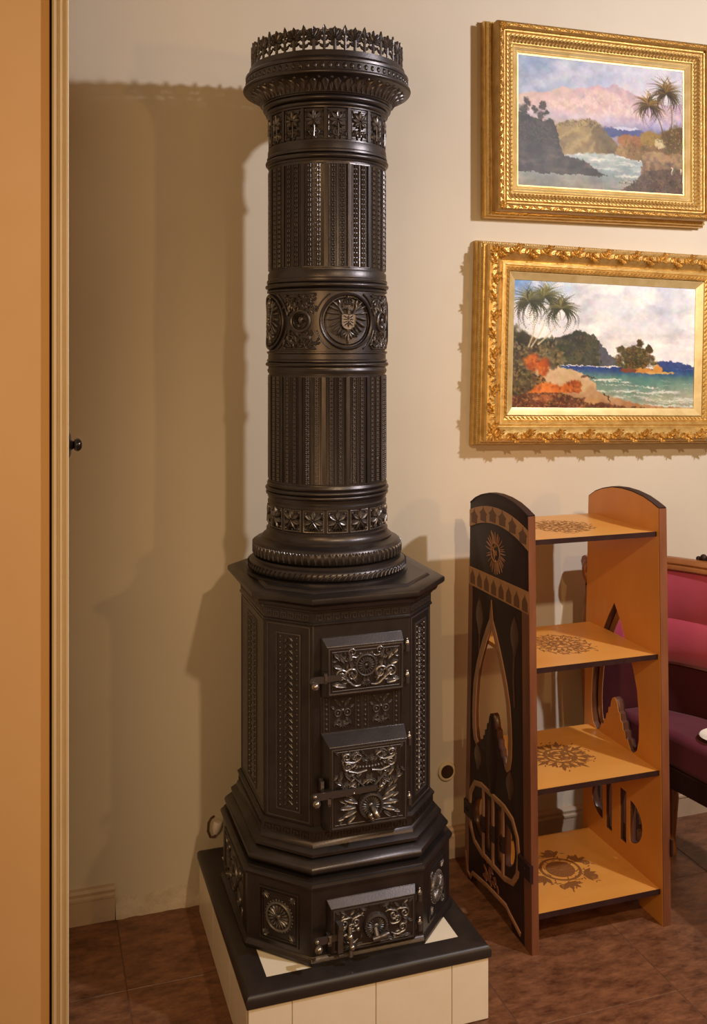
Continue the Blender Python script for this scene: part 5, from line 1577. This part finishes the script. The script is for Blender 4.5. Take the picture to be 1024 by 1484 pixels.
    for bi, (z, dpt) in enumerate(((1.053, 0.325), (0.722, 0.345), (0.410, 0.355), (0.093, 0.365))):
        y0, y1 = Y0 + fr(z) + 0.012, Y0 + fr(z) + dpt
        q = MB(); box(q, XL1 - 0.001, XR0 + 0.001, y0, y1, z - 0.012, z)
        b = q.obj('shelf_board', 'wood_shelf', e, OFF, ang=0)
        q = MB(); box(q, XL1 - 0.001, XR0 + 0.001, y0 - 0.0035, y0 + 0.0002, z - 0.0125, z + 0.0004)
        q.obj('dark_edge', 'wood_dark', b, ang=0)
        cx, cy = 1.402, (y0 + y1) / 2 - 0.005
        q = MB(lambda s, t, n: (cx + s * 1.2, cy + t * 1.2, z + n * 0.25))
        h = 0.002
        rn = random.Random(bi)
        if bi == 1 or bi == 0:
            ribbon(q, circ(0, 0, 0.026, 30), 0.006, h, closed=True)
            for k in range(16):
                a = 2 * PI * k / 16
                ribbon(q, circ(0.055 * math.cos(a), 0.055 * math.sin(a), 0.0135, 14), 0.0028, h, closed=True)
                leaf(q, 0.030 * math.cos(a), 0.030 * math.sin(a), 360 * k / 16, 0.024, 0.009, h)
                leaf(q, 0.064 * math.cos(a), 0.064 * math.sin(a), 360 * k / 16 + 50, 0.016, 0.006, h)
            for k in range(26): leaf(q, rn.uniform(-.02, .02), rn.uniform(-.02, .02), rn.uniform(0, 360), 0.014, 0.006, h)
        elif bi == 2:
            ribbon(q, circ(0, 0, 0.036, 30), 0.008, h, closed=True); ribbon(q, circ(0, 0, 0.022, 24), 0.005, h, closed=True)
            for k in range(16):
                a = 360 * k / 16
                s, t = 0.036 * math.cos(R(a)), 0.036 * math.sin(R(a))
                leaf(q, s, t, a, 0.046 if k % 2 else 0.032, 0.011, h)
                for da in (35, -35): leaf(q, s * 1.35, t * 1.35, a + da, 0.020, 0.007, h)
            for k in range(30): leaf(q, rn.uniform(-.025, .025), rn.uniform(-.025, .025), rn.uniform(0, 360), 0.016, 0.008, h)
        else:
            plate(q, circ(0, 0, 0.034, 28), -0.0004, 0.0012)
            ribbon(q, circ(0, 0, 0.046, 30), 0.007, h, closed=True); rosette(q, 0, 0, 0.030, 0.003, 14)
            for k in range(6):
                a = 360 * k / 6 + 20
                s, t = 0.05 * math.cos(R(a)), 0.05 * math.sin(R(a))
                scroll(q, s, t, a - 20, 0.024, 0.010, 1 if k % 2 else -1, 0.0045, h)
                for da in (0, 40, -40, 75): leaf(q, s * 1.1, t * 1.1, a + da, 0.032, 0.012, h)
        rr = (0.078, 0.078, 0.074, 0.080)[bi]
        for k in range(120):
            a = rn.uniform(0, 360); r = rr * math.sqrt(rn.uniform(0.02, 1.0)) * (1 + 0.12 * math.sin(R(a) * (6 if bi != 2 else 9)))
            if bi < 2 and 0.018 < r < 0.030: continue
            leaf(q, r * math.cos(R(a)), r * math.sin(R(a)), rn.uniform(0, 360), rn.uniform(0.007, 0.014), 0.0035, h * 0.8)
        q.obj('burnt_medallion', 'burn', b, ang=60)
bookshelf()

# ------------------------------------------------------------------ settee at the right edge
def settee():
    e = empty('velvet_settee', (1.95, 2.3, 0), 'rose velvet settee with curved mahogany rail behind the bookshelf', 'settee')
    OFF = (-1.95, -2.3, 0)
    ctl = [(1.632, 2.630), (1.72, 2.628), (1.805, 2.598), (1.872, 2.538), (1.925, 2.460), (1.972, 2.360), (2.015, 2.22), (2.045, 2.05), (2.06, 1.85)]
    P = []
    for i in range(len(ctl) - 1):
        p0, p1, p2, p3 = (Vector((*ctl[max(i - 1, 0)], 0)), Vector((*ctl[i], 0)), Vector((*ctl[i + 1], 0)), Vector((*ctl[min(i + 2, len(ctl) - 1)], 0)))
        for k in range(6):
            t = k / 6
            P.append(0.5 * ((2 * p1) + (p2 - p0) * t + (2 * p0 - 5 * p1 + 4 * p2 - p3) * t * t + (3 * p1 - p0 - 3 * p2 + p3) * t ** 3))
    P.append(Vector((*ctl[-1], 0)))
    def loft(prof, i0=0, i1=None):
        """prof: (inward offset, z) closed loop swept along P"""
        q = MB(); vs = []; fs = []; m = len(prof)
        rng = P[i0:i1]
        for i, p in enumerate(rng):
            t = (rng[min(i + 1, len(rng) - 1)] - rng[max(i - 1, 0)]).normalized()
            nin = Vector((t.y, -t.x, 0))       # towards the sitter
            for d, z in prof:
                v = p + nin * d
                vs.append((v.x, v.y, z))
        for i in range(len(rng) - 1):
            for k in range(m):
                k2 = (k + 1) % m
                fs.append((i * m + k, i * m + k2, (i + 1) * m + k2, (i + 1) * m + k))
        fs += [tuple(range(m)), tuple((len(rng) - 1) * m + k for k in range(m))[::-1]]
        return q.add(vs, fs)
    loft([(-0.012, 0.868), (0.030, 0.868), (0.036, 0.874), (0.034, 0.882), (0.028, 0.886), (0.030, 0.892), (0.022, 0.903), (0.004, 0.907), (-0.012, 0.900), (-0.018, 0.884)]).obj('top_rail', 'mahogany', e, OFF, ang=50)
    loft([(-0.012, 0.58), (0.022, 0.58), (0.040, 0.60), (0.050, 0.64), (0.048, 0.685), (0.034, 0.716), (0.030, 0.722), (0.034, 0.735), (0.040, 0.78), (0.036, 0.83), (0.026, 0.870), (-0.012, 0.870)], 2).obj('backrest', 'pink', e, OFF, ang=50)
    loft([(-0.014, 0.30), (0.016, 0.30), (0.016, 0.583), (-0.014, 0.583)], 2).obj('back_frame', 'shaded_cloth', e, OFF, ang=30)
    # scrolled end of the back
    q = MB()
    spir = [(0.028 * (1 - 0.7 * k / 24) * math.cos(R(-90 + 600 * k / 24)), 0.0, 0.855 + 0.048 * (1 - 0.7 * k / 24) * math.sin(R(-90 + 600 * k / 24))) for k in range(25)]
    tube(q, [(1.652 + x, 2.622, z) for x, y, z in [(0.0, 0, 0.30), (-0.012, 0, 0.45), (-0.020, 0, 0.6), (-0.012, 0, 0.72)] + spir], [0.016] * 4 + [0.016 - 0.008 * k / 24 for k in range(25)], 10)
    q.obj('end_scroll', 'mahogany', e, OFF)
    q = MB(); plate(q, [(1.640, 2.612), (1.740, 2.605), (1.800, 2.575), (1.800, 2.600), (1.740, 2.628), (1.640, 2.635)], 0.32, 0.868)
    q.obj('wing_panel', 'shaded_cloth', e, OFF, ang=25)
    # seat with rounded front, seat rail and legs
    seat = [(1.700, 2.575), (1.735, 2.44), (1.755, 2.33), (1.772, 2.22), (1.785, 2.05), (1.790, 1.86), (2.050, 1.86), (2.035, 2.05), (2.003, 2.22), (1.960, 2.355), (1.912, 2.45), (1.860, 2.528), (1.800, 2.575)]
    q = MB(); plate(q, seat, 0.335, 0.440)
    q.obj('seat', 'maroon', e, OFF, ang=35, bevel=(0.022, 4))
    c = Vector((1.88, 2.2))
    q = MB(); plate(q, [tuple(c + (Vector(p) - c) * 0.965) for p in seat], 0.275, 0.338)
    q.obj('seat_rail', 'wood_dark', e, OFF, ang=25, bevel=(0.004, 2))
    for (x, y) in ((1.735, 2.52), (1.815, 1.92), (2.01, 1.92), (1.86, 2.50)):
        q = MB(); lathe_axis(q, [(0.010, 0), (0.014, 0.006), (0.013, 0.02), (0.011, 0.06), (0.016, 0.13), (0.020, 0.18), (0.017, 0.20), (0.022, 0.215), (0.024, 0.28)], (x, y, 0), (0, 0, 1), 16)
        q.obj('leg', 'mahogany', e, OFF)
    # carved crest
    q = MB(); b = Vector((1.955, 2.41, 0.905)); t = Vector((0.45, -0.89, 0))
    for (d, z, r) in ((-0.060, 0.004, 0.008), (-0.044, 0.009, 0.011), (-0.028, 0.006, 0.009), (-0.014, 0.016, 0.013), (0.004, 0.024, 0.015), (0.022, 0.016, 0.013), (0.040, 0.008, 0.010), (0.056, 0.004, 0.008)):
        p = b + t * d; ball(q, (p.x, p.y, p.z + z), r, 12)
    q.obj('carved_crest', 'wood_dark', e, OFF)
    # dish on the seat
    d = empty('oval_dish', (1.852, 2.262, 0.440), 'small white oval dish lying on the settee seat', 'dish')
    q = MB()
    pr = [(0.001, 0.002), (0.034, 0.002), (0.046, 0.008), (0.066, 0.015), (0.068, 0.0165), (0.066, 0.018), (0.046, 0.012), (0.034, 0.0058), (0.001, 0.0058)]
    vs = []; fs = []; n = 40; m = len(pr)
    for i in range(n):
        a = 2 * PI * i / n
        for r, z in pr: vs.append((r * math.cos(a), r * 0.82 * math.sin(a), z))
    for i in range(n):
        j = (i + 1) % n
        for k in range(m - 1): fs.append((i * m + k, j * m + k, j * m + k + 1, i * m + k + 1))
    q.add(vs, fs); q.obj('dish', 'porcelain', d)
    q = MB(lambda s, t, n: (s, t, n)); plate(q, circ(0, 0, 0.030, 28, 0.022), 0.0056, 0.0075); q.obj('dark_centre', 'brown_dark', d)
settee()
